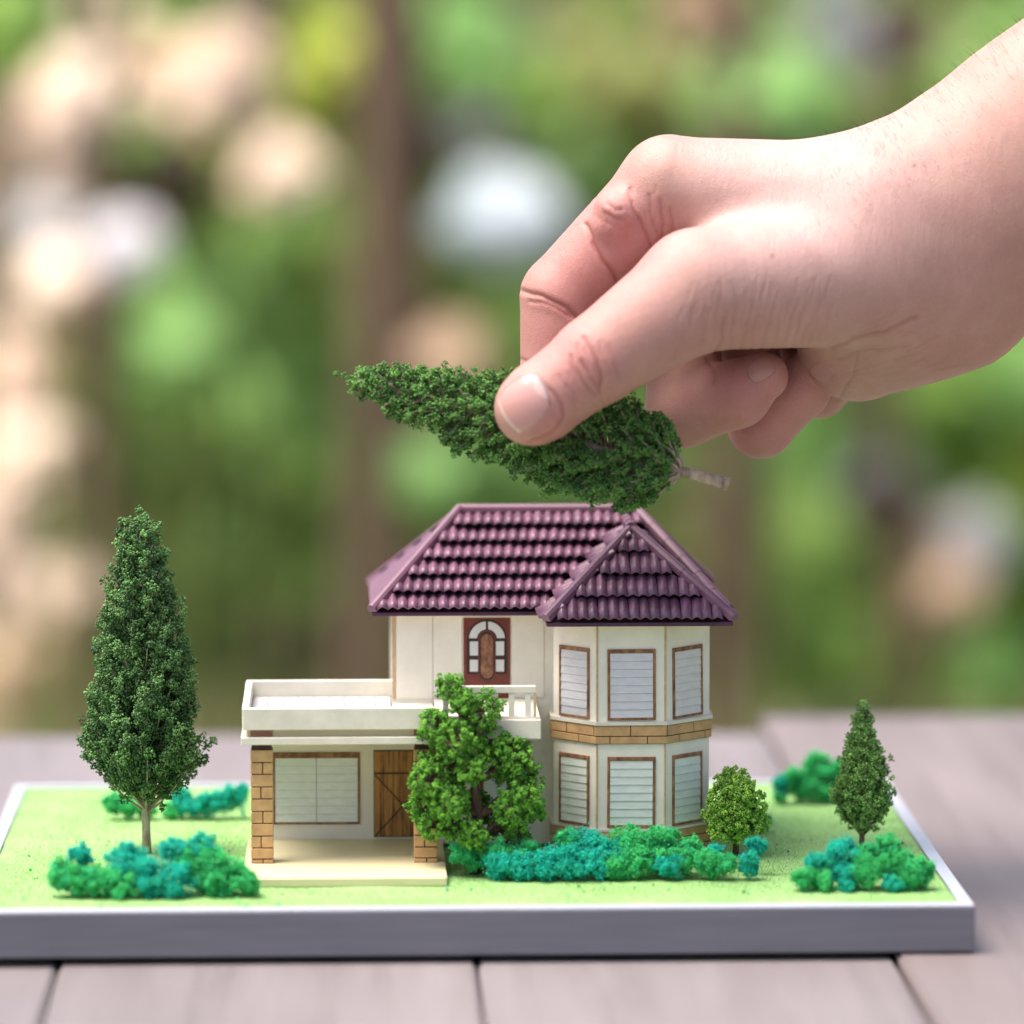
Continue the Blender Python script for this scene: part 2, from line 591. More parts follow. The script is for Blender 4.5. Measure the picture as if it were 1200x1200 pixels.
def tower_prism(name, off, z0, z1, mat, parent):
    r = ring(off); r = r + [(3.2, 11.0), (3.2, 7.05)] if False else r + [(r[0][0] + .01, r[-1][1])]
    k = len(r)
    v = [(x, y, z0) for x, y in r] + [(x, y, z1) for x, y in r]
    f = [tuple(range(k))[::-1], tuple(range(k, 2 * k))] + [(i, (i + 1) % k, k + (i + 1) % k, k + i) for i in range(k)]
    return mesh_np(name, np.array(v), f, mat, parent)


tower = tower_prism('tower_wall', 0, -.02, 6.24, M['wall'], house)
tower_prism('ledge', .07, .66, .72, M['trim'], house)
tower_prism('ledge', .09, 3.47, 3.56, M['trim'], house)


def face(i, off=0.):
    r = ring(off)
    a, b = np.array(r[i]), np.array(r[i + 1])
    return Frame((a[0], a[1], 0), (b[0] - a[0], b[1] - a[1], 0)), float(np.linalg.norm(b - a))


for i in (2, 3, 4):                                       # brown edges of the boards at the corners
    x, y = ring(.004)[i]
    if i < 4:
        for z0, z1 in ((.73, 2.95), (3.57, 6.23)):
            v, f = tube_vf([(x, y, z0), (x, y, z1)], [.028, .028], 6)
            mesh_np('corner_strip', v, f, M['edge'], house)


def brick_band(z0, courses, off):
    b0 = tower_prism('brick_band', off - .025, z0, z0 + sum(courses), M['mortar'], house)
    carry = .45
    for ci, h in enumerate(courses):
        z = z0 + sum(courses[:ci])
        pos = .0
        nxt = .42 if ci % 2 else .86                      # run length to the first joint
        for i in range(5):
            fr, L = face(i, off)
            if i == 4:
                L = 1.2
            u = 0.0
            while u < L - 1e-3:
                e = min(L, u + nxt)
                a = u + (.011 if u > 0 else 0.); bb = e - (.011 if e < L else 0.)
                if bb - a > .02:
                    fbox('brick', fr, (a, bb), (z + .012, z + h - .012), (-.02, .006 + rng.uniform(0, .006)), M['brick'], b0, .008)
                if e < L - 1e-6:
                    nxt = .98
                else:
                    nxt -= (e - u)
                u = e
    return b0


brick_band(2.97, [.21, .285], .055)
brick_band(-.02, [.22, .235, .225], .055)


def blind_window(fr, u0, u1, v0, v1, n_slat, mat, parent, ft=.085, top=.1, cols=1, proud=.05):
    g_ = Frame(fr.o, fr.u, fr.n); e_ = rng.normal(0, .007); mid_ = fr.o + fr.u * (u0 + u1) / 2 + fr.v * (v0 + v1) / 2   # nothing is quite square
    g_.u = fr.u + fr.v * e_; g_.v = fr.v - fr.u * e_; g_.o = mid_ - g_.u * (u0 + u1) / 2 - g_.v * (v0 + v1) / 2; fr = g_
    w = fbox('window', fr, (u0, u1), (v0, v1), (-.01, .012), M['grout'], parent, 0)
    parts = []
    for (a, b, c, d) in ((u0, u1, v1 - top, v1), (u0, u1, v0, v0 + ft * .7), (u0, u0 + ft * .8, v0 + ft * .7 + .002, v1 - top - .002), (u1 - ft * .8, u1, v0 + ft * .7 + .002, v1 - top - .002)):
        parts.append(box_vf((a, c, .0), (b, d, proud), .01))
    v, f = merge(parts)
    mesh_np('frame', fr(v), f, M['frame'], w)
    a, b, c, d = u0 + ft * .8 + .004, u1 - ft * .8 - .004, v0 + ft * .7 + .004, v1 - top - .004
    h = (d - c) / n_slat
    for q in range(cols):
        s0 = a + (b - a) * q / cols + (.008 if q else 0); s1 = a + (b - a) * (q + 1) / cols - (.008 if q < cols - 1 else 0)
        for k in range(n_slat):
            y0, y1 = c + k * h + .006, c + (k + 1) * h - .003
            t = rng.uniform(-.004, .004)
            p = np.array([(s0, y0, .014), (s1, y0, .014), (s1, y1, .014), (s0, y1, .014),
                          (s0, y0, .042 + t), (s1, y0, .042 - t), (s1, y1, .022 - t), (s0, y1, .022 + t)])
            fa = [(0, 3, 2, 1), (4, 5, 6, 7), (0, 1, 5, 4), (1, 2, 6, 5), (2, 3, 7, 6), (3, 0, 4, 7)]
            mesh_np('slat', fr(p), fa, mat, w)
    return w


f1, L1 = face(1); f2, L2 = face(2); f3, L3 = face(3)
for fr, a, b in ((f1, .14 * L1, .83 * L1), (f2, .27, 1.53), (f3, .16 * L3, .83 * L3)):
    blind_window(fr, a, b, 3.60, 5.47, 8, M['slat_silver'], house)
    blind_window(fr, a, b, .76, 2.63, 8, M['slat_pale'], house)
gfr = Frame((0, 7.0, 0), (1, 0, 0))
blind_window(gfr, -6.22, -3.91, .56, 2.49, 8, M['slat_pale'], house, ft=.075, top=.15, cols=2)
blind_window(Frame((0, 7.02, 0), (1, 0, 0)), -.75, .62, .9, 2.76, 8, M['slat_pale'], house, ft=.14, top=.14)

# garage door: upright boards, rail and crossed braces
gd = fbox('garage_door', gfr, (-3.55, -2.0), (.2, 2.54), (-.01, .012), M['ink'], house, 0)
for i in range(6):
    u = -3.53 + i * .254
    fbox('board', gfr, (u, u + .245), (.225, 2.515), (.0, .035 + rng.uniform(0, .008)), M['door_wood'], gd, .008)
fbox('rail_strip', gfr, (-3.53, -2.02), (1.90, 1.945), (.03, .052), M['ink'], gd, .004)
for a, b in (((-3.51, 1.88), (-2.02, .24)), ((-3.51, .24), (-2.02, 1.88))):
    a, b = np.array(a), np.array(b); d = (b - a) / np.linalg.norm(b - a); n_ = np.array([-d[1], d[0]]) * .017
    plate('brace', gfr, [tuple(a - n_), tuple(b - n_), tuple(b + n_), tuple(a + n_)], .03, .05 + (.003 if a[1] < 1 else 0), M['ink'], gd)

# red door on the balcony
dfr = Frame((0, 7.02, 0), (1, 0, 0))
PXD = 44.1


def dp(x, y):
    return (-1.16 + (x - 543.3) / PXD, 6.06 - (y - 724) / PXD)


fbox('door_surround', dfr, (-1.19, .105), (3.92, 6.12), (-.01, .022), M['trim'], house, .005)
door = fbox('door', dfr, (-1.16, .08), (3.92, 6.06), (-.01, .045), M['mahogany'], house, .01)


def arc(cx, cy, r, a0, a1, n=10):
    return [(cx + r * math.cos(math.radians(a0 + (a1 - a0) * i / n)), cy - r * math.sin(math.radians(a0 + (a1 - a0) * i / n))) for i in range(n + 1)]


CX, CY = 570.6, 749.
outer = arc(CX, CY, 23.5, 0, 180) + [(CX - 23.5, 790), (CX + 23.5, 790)]
plate('door_moulding', dfr, [dp(*p) for p in outer][::-1], .04, .056, M['ink'], door)
for s in (0, 1):
    a0, a1 = ((4, 86), (94, 176))[s]
    poly = arc(CX, CY, 21, a0, a1, 8) + arc(CX, CY, 11.8, a1 - 2 * (1 - 2 * 0) if s else a1 - 3, a0 + 2, 8)
    plate('pane', dfr, [dp(*p) for p in poly][::-1], .05, .068, M['pane'], door)
    x0, x1 = ((580.9, 590.6), (550.6, 560.2))[s]
    for y0, y1 in ((751.5, 768), (773, 787)):
        plate('pane', dfr, [dp(x0, y1), dp(x1, y1), dp(x1, y0), dp(x0, y0)], .05, .068, M['pane'], door)


def stadium(cx, y0, y1, r):
    return arc(cx, y0 + r, r, 0, 180, 10) + arc(cx, y1 - r, r, 180, 360, 10)


plate('panel_ring', dfr, [dp(*p) for p in stadium(CX, 738.5, 799, 10.4)][::-1], .05, .078, M['mahogany'], door)
plate('panel_ring', dfr, [dp(*p) for p in stadium(CX, 740.5, 797, 8.9)][::-1], .07, .088, M['ink'], door)
plate('oval_panel', dfr, [dp(*p) for p in stadium(CX, 742.5, 795, 7.2)][::-1], .08, .105, M['oval'], door)

# ------------------------------------------------------------------ roof
ER = dict(x0=-3.56, x1=5.80, y0=6.45, y1=12.55, z=6.27)
RA, RB = np.array([-1.17, 9.5, 8.58]), np.array([3.55, 9.5, 8.58])
c00, c10, c11, c01 = [np.array(p) for p in ((ER['x0'], ER['y0'], 6.27), (ER['x1'], ER['y0'], 6.27), (ER['x1'], ER['y1'], 6.27), (ER['x0'], ER['y1'], 6.27))]
roof = mesh_np('roof', np.array([c00, c10, c11, c01, RA, RB]), [(0, 1, 5, 4), (1, 2, 5), (2, 3, 4, 5), (3, 0, 4), (3, 2, 1, 0)], M['underlay'], house)
for lo, hi in (((ER['x0'], ER['y0'] - .02, 6.19), (ER['x1'], ER['y0'] + .08, 6.29)), ((ER['x0'] - .02, ER['y0'] + .083, 6.19), (ER['x0'] + .08, ER['y1'], 6.285)), ((ER['x1'] - .08, ER['y0'] + .083, 6.19), (ER['x1'] + .02, ER['y1'], 6.285))):
    box('fascia', lo, hi, M['fascia'], roof, .01)
box('soffit', (ER['x0'] + .09, ER['y0'] + .09, 6.20), (ER['x1'] - .09, ER['y1'] - .01, 6.262), M['trim'], roof, 0)

TX0, TX1, TY0, TZ = .95, 5.78, 4.58, 6.23
AP = np.array([3.28, 7.0, 8.30]); AP2 = np.array([3.28, 9.2, 8.30])
t00, t10 = np.array([TX0, TY0, TZ]), np.array([TX1, TY0, TZ])
t01, t11 = np.array([TX0, 7.5, TZ]), np.array([TX1, 7.5, TZ])
troof = mesh_np('tower_roof', np.array([t00, t10, AP, AP2, t01, t11]), [(0, 1, 2), (0, 2, 3, 4), (1, 5, 3, 2), (0, 4, 5, 1), (4, 3, 5)], M['underlay'], house)
box('fascia', (TX0, TY0 - .02, TZ - .09), (TX1, TY0 + .08, TZ + .015), M['fascia'], troof, .01)
box('fascia', (TX0 - .015, TY0 + .083, TZ - .088), (TX0 + .08, 6.42, TZ + .01), M['fascia'], troof, .01)
box('fascia', (TX1 - .08, TY0 + .083, TZ - .088), (TX1 + .015, 6.42, TZ + .01), M['fascia'], troof, .01)
box('soffit', (TX0 + .09, TY0 + .09, TZ - .07), (TX1 - .09, 6.4, TZ - .012), M['trim'], troof, 0)

TILE_W = .268


def tile_mesh(w, length, lift=.235):
    """one wavy roof tile: valley, hump, valley; lower lip lifted off the roof; thickness .03"""
    nu, nv = 7, 3
    v, f = [], []
    for s in (0, 1):
        for j in range(nv):
            t = j / (nv - 1)
            for i in range(nu):
                x = (i / (nu - 1) - .5)
                hump = .085 * (math.cos(x * 2 * math.pi) * .5 + .5) ** .85
                z = lift * (1 - t) + .035 * t + hump - (.028 if s else 0) - .012
                v.append((x * w * 1.0, t * length, z))
    k = nu * nv
    for j in range(nv - 1):
        for i in range(nu - 1):
            a = j * nu + i
            f.append((a, a + 1, a + nu + 1, a + nu)); f.append((k + a, k + a + nu, k + a + nu + 1, k + a + 1))
    for i in range(nu - 1):
        f.append((i, k + i, k + i + 1, i + 1))
    for j in range(nv - 1):
        a, b = j * nu, j * nu + nu - 1
        f.append((a, a + nu, k + a + nu, k + a)); f.append((b, k + b, k + b + nu, b + nu))
    me = bpy.data.meshes.new('tile')
    me.from_pydata([tuple(c * S for c in p) for p in v], [], f)
    me.polygons.foreach_set('use_smooth', np.array([i < 2 * (nu - 1) * (nv - 1) for i in range(len(f))]))
    me.materials.append(M['tile']); me.update()
    return me


def lay_tiles(parent, p0, xdir, updir, rows, lo_of, hi_of, slope_len, keep=None):
    """rows of tiles on a plane through p0 (eave), xdir along the eave, updir up the slope"""
    xdir, updir = np.array(xdir, float), np.array(updir, float)
    xdir /= np.linalg.norm(xdir); updir /= np.linalg.norm(updir); nrm = np.cross(xdir, updir)
    pitch = slope_len / rows
    me = tile_mesh(TILE_W, pitch * 1.12)
    R = Matrix(((xdir[0], updir[0], nrm[0]), (xdir[1], updir[1], nrm[1]), (xdir[2], updir[2], nrm[2])))
    for r in range(rows):
        t = r * pitch
        a, b = lo_of(t + pitch * .2), hi_of(t + pitch * .2)
        n = max(1, round((b - a) / TILE_W))
        a += ((b - a) - n * TILE_W) / 2
        for i in range(n):
            x = a + (i + .5) * TILE_W
            p = p0 + xdir * x + updir * (t - .07) + nrm * .004
            if keep is not None and not keep(p + updir * pitch * .5):
                continue
            o = link('tile', me, parent, p)
            j = Matrix.Rotation(rng.normal(0, .016), 3, 'Z') @ Matrix.Rotation(rng.normal(0, .02), 3, 'X')
            o.rotation_euler = (R @ j).to_euler()


up_main = RA - np.array([RA[0], ER['y0'], 6.27]); LEN_M = float(np.linalg.norm(up_main))


def keep_main(p):
    # nothing under the tower roof: the valley line where the tower's left slope meets the main slope
    zl = TZ + (p[0] - TX0) * (AP[2] - TZ) / (AP[0] - TX0)
    zr = TZ + (TX1 - p[0]) * (AP[2] - TZ) / (TX1 - AP[0])
    under = TX0 - .05 < p[0] < TX1 and p[2] < min(zl, zr, AP[2]) + .05
    return not under and not (p[0] > AP[0] and p[2] < zr + .3)


lay_tiles(roof, c00, (1, 0, 0), up_main, 6, lambda t: t / LEN_M * (RA[0] - ER['x0']) + .08, lambda t: (ER['x1'] - ER['x0']) - t / LEN_M * (ER['x1'] - RB[0]) - .08, LEN_M, keep_main)
up_t = AP - np.array([AP[0], TY0, TZ]); LEN_T = float(np.linalg.norm(up_t))
lay_tiles(troof, t00, (1, 0, 0), up_t, 4, lambda t: t / LEN_T * (AP[0] - TX0) + .10, lambda t: (TX1 - TX0) - t / LEN_T * (TX1 - AP[0]) - .10, LEN_T)
# tower's left slope: only the strip between hip and valley shows
up_l = np.array([AP[0] - TX0, 0, AP[2] - TZ]); LEN_L = float(np.linalg.norm(up_l))


def keep_left(p):
    zm = 6.27 + (p[1] - ER['y0']) * (RA[2] - 6.27) / (RA[1] - ER['y0'])
    return p[2] > zm - .1


lay_tiles(troof, np.array([TX0, 9.0, TZ]), (0, -1, 0), up_l, 5, lambda t: 0., lambda t: (9.0 - TY0) - t / LEN_L * (AP[1] - TY0) - .04, LEN_L, keep_left)


def cap_bar(name, a, b, w, h, parent, mat=None, nsec=1, lift=.05, vertical=True):
    """rounded ridge or hip cap made of overlapping lengths"""
    a, b = np.array(a, float), np.array(b, float)
    d = (b - a); L = np.linalg.norm(d); d /= L
    side = np.cross(d, [0, 0, 1.]); side /= np.linalg.norm(side); up = np.cross(side, d)
    for q in range(nsec):
        s0, s1 = L * q / nsec, L * (q + 1) / nsec + (.05 if q < nsec - 1 else 0)
        v, f = [], []
        prof = [(-1, -.9), (-.92, .25), (-.5, .82), (0, 1.0), (.5, .82), (.92, .25), (1, -.9)]
        for k, s in enumerate((s0, s1)):
            sc = 1.07 if k == 0 else .96
            for x, y in prof:
                v.append(a + d * s + side * x * w * sc + up * (y * h * sc + lift))
        n = len(prof)
        f = [(i, i + 1, n + i + 1, n + i) for i in range(n - 1)] + [tuple(range(n))[::-1], tuple(range(n, 2 * n)), (n - 1, 0, n, 2 * n - 1)]
        mesh_np(name, np.array(v), f, mat or M['cap'], parent)


cap_bar('ridge_cap', RA + [-.05, 0, .06], RB + [.05, 0, .06], .14, .10, roof, nsec=1, lift=.08)
cap_bar('hip_cap', c00 + [.0, .0, .02], RA + [0, 0, .04], .13, .11, roof, nsec=1, lift=.13)
cap_bar('hip_cap', c01, RA, .13, .11, roof, nsec=1, lift=.09)
cap_bar('hip_cap', c10, RB, .13, .11, roof, nsec=6, lift=.12, mat=M['cap'])
cap_bar('hip_cap', c11, RB, .13, .11, roof, nsec=1, lift=.09)
cap_bar('hip_cap', t00 + [0, 0, .03], AP + [0, 0, .03], .13, .11, troof, nsec=1, lift=.14)
cap_bar('hip_cap', t10 + [0, 0, .03], AP + [0, 0, .03], .14, .11, troof, nsec=2, lift=.14)
cap_bar('ridge_cap', AP + [0, -.12, .06], AP2 + [0, .2, .04], .15, .13, troof, nsec=3, lift=.11)
# smooth left end of the main roof with dark blocks painting the shade of its slots
nl = np.cross(RA - c00, c01 - c00); nl /= np.linalg.norm(nl); nl = nl if nl[0] < 0 else -nl
q = [c00, c01, RA]; ctr = sum(q) / 3
pan = [p + nl * .13 for p in (c00 + (ctr - c00) * .02, c01 + (ctr - c01) * .02, RA + (ctr - RA) * .02)]
bot = [p + nl * .01 for p in (c00, c01, RA)]
mesh_np('end_panel', np.array(pan + bot), [(0, 2, 1), (0, 1, 4, 3), (1, 2, 5, 4), (2, 0, 3, 5)], M['cap'], roof)
for k in range(4):
    t = .2 + k * .19
    a = c01 * (1 - t) + RA * t + nl * .135; d = (RA - c01); d /= np.linalg.norm(d)
    s = np.cross(nl, d)
    if s @ (c00 - c01) < 0:
        s = -s
    a = a + s * .22
    v = np.array([a, a + d * .33, a + d * .33 + s * .09, a + s * .09]); v = np.vstack([v, v + nl * .05])
    mesh_np('slot_shade', v, [(0, 1, 2, 3), (7, 6, 5, 4), (0, 4, 5, 1), (1, 5, 6, 2), (2, 6, 7, 3), (3, 7, 4, 0)], M['underlay'], roof)


# ------------------------------------------------------------------ foam foliage
OCT_V = np.array([(1, 0, 0), (-1, 0, 0), (0, 1, 0), (0, -1, 0), (0, 0, 1), (0, 0, -1)], float)
OCT_F = np.array([(0, 2, 4), (2, 1, 4), (1, 3, 4), (3, 0, 4), (2, 0, 5), (1, 2, 5), (3, 1, 5), (0, 3, 5)])


TET_V = np.array([(1, 1, 1), (1, -1, -1), (-1, 1, -1), (-1, -1, 1)], float) * .75
TET_F = np.array([(0, 1, 2), (0, 2, 3), (0, 3, 1), (1, 3, 2)])


def crumbs(c, size, col, r=rng, V0=OCT_V, F0=OCT_F):
    """many small uneven crumbs as one set of triangles"""
    n = len(c)
    m = len(V0)
    v = V0[None] * r.uniform(.55, 1.25, (n, m, 1)) + r.normal(0, .18, (n, m, 3))
    a = r.normal(size=(n, 3)); a /= np.linalg.norm(a, axis=1, keepdims=True)
    b = np.cross(a, r.normal(size=(n, 3))); b /= np.linalg.norm(b, axis=1, keepdims=True); d = np.cross(a, b)
    R = np.stack([a, b, d], 1)
    v = np.einsum('nij,njk->nik', v, R) * np.asarray(size).reshape(-1, 1, 1) + c[:, None, :]
    f = F0[None] + (np.arange(n) * m)[:, None, None]
    return v.reshape(-1, 3), f.reshape(-1, 3), np.repeat(col, m, 0)


def ball(n, r=rng, inner=.45):
    d = r.normal(size=(n, 3)); d /= np.linalg.norm(d, axis=1, keepdims=True)
    return d * (r.uniform(inner ** 3, 1, (n, 1)) ** (1 / 3))


def foliage(clumps, radii, per, size, c_lo, c_hi, r=rng):
    """clumps of crumbs"""
    n = len(clumps)
    k = np.repeat(np.arange(n), per)
    d = ball(len(k), r)
    pos = clumps[k] + d * radii[k][:, None] * r.uniform(.75, 1.15, (len(k), 1))
    tone = np.clip(np.repeat(r.normal(.45, .22, n), per) + r.normal(0, .2, len(k)), 0, 1.15)[:, None]
    col = np.array(c_lo) * 1.1 * (1 - tone) + np.array(c_hi) * 1.2 * tone
    return crumbs(pos, r.uniform(.65, 1.3, len(k)) * size, col, r)


def finish_tree(t, trunk_parts, fol, bark, loc):
    v, f = merge(trunk_parts)
    mesh_np('trunk', v, f, bark, t, smooth=True, loc=loc, local=True)
    v, f, c = fol
    o = mesh_np('crown', v, f, M['crumb'], t, col=c, loc=loc, local=True)
    o['kind'] = 'stuff'


def cypress(name, label, base_pt, height, crown0, prof, n_branch, clump_r, crumb, c_lo, c_hi, bark, trunk_r, flat=1., steep=1.25, seed=1, per=22, start=.30, lean=(0, 0), drop=1.0, extra=None):
    r = np.random.default_rng(seed)
    t = empty(name, base_pt)
    tag(t, label, 'model tree', 'foam model trees')
    H = height - crown0
    axis = lambda z: np.array([lean[0] * (z / height), lean[1] * (z / height), z])
    trunk = [tube_vf([axis(-.06), axis(crown0 * .5), axis(crown0), axis(crown0 + H * .4), axis(height * .95)], [trunk_r * 1.15, trunk_r, trunk_r * .95, trunk_r * .6, trunk_r * .15], 9)]
    cl, rad = [], []
    for i in range(n_branch):
        q = (i + r.uniform(0, 1)) / n_branch
        z0 = crown0 + H * (q ** 1.25) * .94
        az = i * 2.39996 + r.normal(0, .25)
        # where the branch tip meets the outline
        zt = z0 + .02
        for _ in range(6):
            rt = prof((zt - crown0) / H); zt = min(height - .02, z0 + rt * steep)
        rt = prof((zt - crown0) / H) * r.uniform(.80, 1.10)
        dense = drop * (.72 if q < .08 else (.9 if q < .2 else 1.))
        a = axis(z0); e = axis(zt) + np.array([math.cos(az) * rt, math.sin(az) * rt * flat, 0])
        mid = a * .5 + e * .5 + np.array([math.cos(az), math.sin(az) * flat, -.5]) * rt * .16
        pts = [a * (1 - s) ** 2 + 2 * mid * s * (1 - s) + e * s * s for s in np.linspace(0, 1, 5)]
        trunk.append(tube_vf(pts, [trunk_r * .32, trunk_r * .26, trunk_r * .2, trunk_r * .15, trunk_r * .08], 4, False))
        L = np.linalg.norm(e - a)
        n = max(2, int(L * (1 - start) / (clump_r * .62)))
        for s in np.linspace(start, 1.0, n):
            if r.uniform() > dense:
                continue
            p = a * (1 - s) ** 2 + 2 * mid * s * (1 - s) + e * s * s
            cl.append(p + r.normal(0, clump_r * .55, 3) * np.array([1, flat, 1])); rad.append(clump_r * r.uniform(.7, 1.15))
    for z in np.linspace(height * .955, height, 4):
        cl.append(axis(z) + r.normal(0, .03, 3)); rad.append(clump_r * .8)
    if extra is not None:
        trunk += extra
    finish_tree(t, trunk, foliage(np.array(cl), np.array(rad), per, crumb, c_lo, c_hi, r), bark, base_pt)
    return t


def lerp_prof(tab):
    xs, ys = zip(*tab)
    return lambda t: float(np.interp(t, xs, ys))


PC = 44.5
cypress('cypress_tree', 'tallest dark green cone shaped model tree standing alone left of the house', at_z(172, 997, 0.), 8.98, .98,
        lerp_prof([(0, .6), (.05, 1.08), (.12, 1.50), (.20, 1.60), (.30, 1.48), (.45, 1.30), (.6, 1.10), (.75, .86), (.9, .54), (1, .24)]),
        240, .150, .040, (.034, .085, .030), (.135, .275, .085), M['bark_pale'], .115, seed=3, per=25, lean=(-.14, 0), drop=.95, start=.30, steep=1.05)
cypress('cypress_tree', 'small slender dark green model tree at right side of lawn near metal edge', at_z(1010, 990, 0.), 3.70, .22,
        lerp_prof([(0, .20), (.1, .48), (.25, .76), (.42, .74), (.55, .62), (.7, .45), (.85, .28), (1, .10)]),
        150, .112, .034, (.075, .16, .045), (.26, .48, .12), M['bark_model'], .075, seed=5, per=17, drop=.9)


def blob_tree(name, label, base_pt, blobs, trunk_px, bark, Y, clump_r, crumb, per, c_lo, c_hi, seed, trunk_r, limbs=True, dens=1.):
    r = np.random.default_rng(seed)
    t = empty(name, base_pt)
    tag(t, label, 'model tree', 'foam model trees')
    loc = np.array(base_pt)
    tp = [at_y(px, py, Y) - loc for px, py in trunk_px]; tp[0][2] -= .06
    n = len(tp)
    parts = [tube_vf(tp, [trunk_r * (1.1 - .75 * i / (n - 1)) for i in range(n)], 9)]
    cl, rad = [], []
    for px, py, rp, w in blobs:
        c = at_y(px, py, Y - w / PC) - loc; R = rp / PC
        # limb from the nearest lower trunk point
        k = min(range(n), key=lambda i: abs(tp[i][2] - (c[2] - .45 * abs(c[0] - tp[i][0]) - .3)))
        a = tp[k]
        m = (a + c) / 2 + np.array([0, 0, -.08])
        pts = [a * (1 - s) ** 2 + 2 * m * s * (1 - s) + c * s * s for s in np.linspace(0, 1, 5)]
        parts.append(tube_vf(pts, [trunk_r * .6, trunk_r * .5, trunk_r * .4, trunk_r * .3, trunk_r * .15], 5, False))
        q = int(dens * 4.2 * (R / clump_r) ** 2)
        d = ball(q, r, .6)
        cl.append(c + d * R * r.uniform(.8, 1.14, (q, 1))); rad.append(r.uniform(.65, 1.1, q) * clump_r)
        for dd in d[::5]:
            parts.append(tube_vf([c, c + dd * R * .9], [trunk_r * .16, trunk_r * .08], 4, False))
    finish_tree(t, parts, foliage(np.vstack(cl), np.concatenate(rad), per, crumb, c_lo, c_hi, r), bark, base_pt)
    return t


blob_tree('leafy_tree', 'bright green broad model tree with brown limbs in front of the balcony', at_z(557, 1020, 0.),
          [(528, 806, 19, 0), (541, 822, 17, 15), (566, 834, 24, 5), (512, 851, 23, 5), (534, 868, 25, 25), (579, 866, 25, -8), (508, 884, 20, -18), (600, 888, 25, 0), (501, 916, 25, 20),
           (527, 909, 23, -20), (612, 909, 24, -12), (614, 934, 21, 16), (496, 945, 20, 0), (527, 943, 24, 30), (552, 903, 17, 30), (598, 948, 21, 24), (626, 948, 15, 0), (504, 968, 18, 14),
           (530, 966, 19, 10), (556, 978, 18, 26), (545, 984, 14, 20), (606, 972, 16, 10), (580, 962, 16, -20), (556, 940, 18, -22), (588, 905, 15, -10), (560, 886, 13, 16)],
          [(557, 1022), (558, 985), (561, 955), (556, 915), (549, 870), (542, 840), (533, 806)], M['bark_model'], 3.2, .098, .033, 16, (.04, .14, .018), (.175, .42, .05), 11, .155, dens=.95)
blob_tree('round_tree', 'small rounded yellow green model tree at right corner of the bay tower', at_z(862, 1000, 0.),
          [(860, 920, 22, 0), (872, 930, 20, 14), (846, 938, 19, 10), (882, 946, 18, 0), (838, 960, 15, 0), (858, 952, 21, 20), (876, 966, 18, 14), (890, 964, 12, 0), (845, 972, 15, 16), (862, 975, 14, 10), (862, 945, 22, -22)],
          [(862, 1003), (863, 980), (861, 955), (860, 925)], M['bark_model'], 5.38, .085, .031, 15, (.11, .24, .035), (.36, .64, .10), 13, .085)

# the tree held in the hand: lies almost level, crown tip to the left
D_H = 119.7
hb, ht = at_d(851, 567, D_H), at_d(397, 438, D_H)
hv = ht - hb; HH = float(np.linalg.norm(hv)); zax = Vector(hv / HH)
fr_ = Vector(-FWD); xax = zax.cross(fr_).normalized(); yax = zax.cross(xax)
stub = 56 / 5455 * D_H
r_ = np.random.default_rng(4)
held_extra = []
for k in range(5):                                      # bare bowed branches at the crown's foot
    az = k * 1.3 + .2; R = .85
    held_extra.append(tube_vf([(0, 0, stub * .98), (math.cos(az) * R * .35, math.sin(az) * R * .3, stub + .05), (math.cos(az) * R * .8, math.sin(az) * R * .5, stub + .36),
                               (math.cos(az) * R * 1.12, math.sin(az) * R * .6, stub + .95)], [.06, .055, .045, .03], 5, False))
held = cypress('held_tree', 'dark green model tree lying sideways between thumb and finger above the roof', (0, 0, 0), HH, stub,
               lerp_prof([(0, .70), (.03, 1.05), (.10, 1.34), (.22, 1.44), (.35, 1.40), (.5, 1.20), (.65, .96), (.8, .68), (.92, .42), (1, .18)]),
               420, .118, .036, (.034, .095, .026), (.15, .33, .075), M['bark_pale'], .155, flat=.60, seed=8, per=20, drop=.97, start=.36, steep=.5, extra=held_extra)
held.location = tuple(hb * S)
held.rotation_euler = Matrix(((xax[0], yax[0], zax[0]), (xax[1], yax[1], zax[1]), (xax[2], yax[2], zax[2]))).to_euler()

# ------------------------------------------------------------------ dyed moss bushes
GREEN = ((.06, .62, .20), (.20, .97, .44)); TEAL = ((.014, .54, .44), (.07, .93, .78))


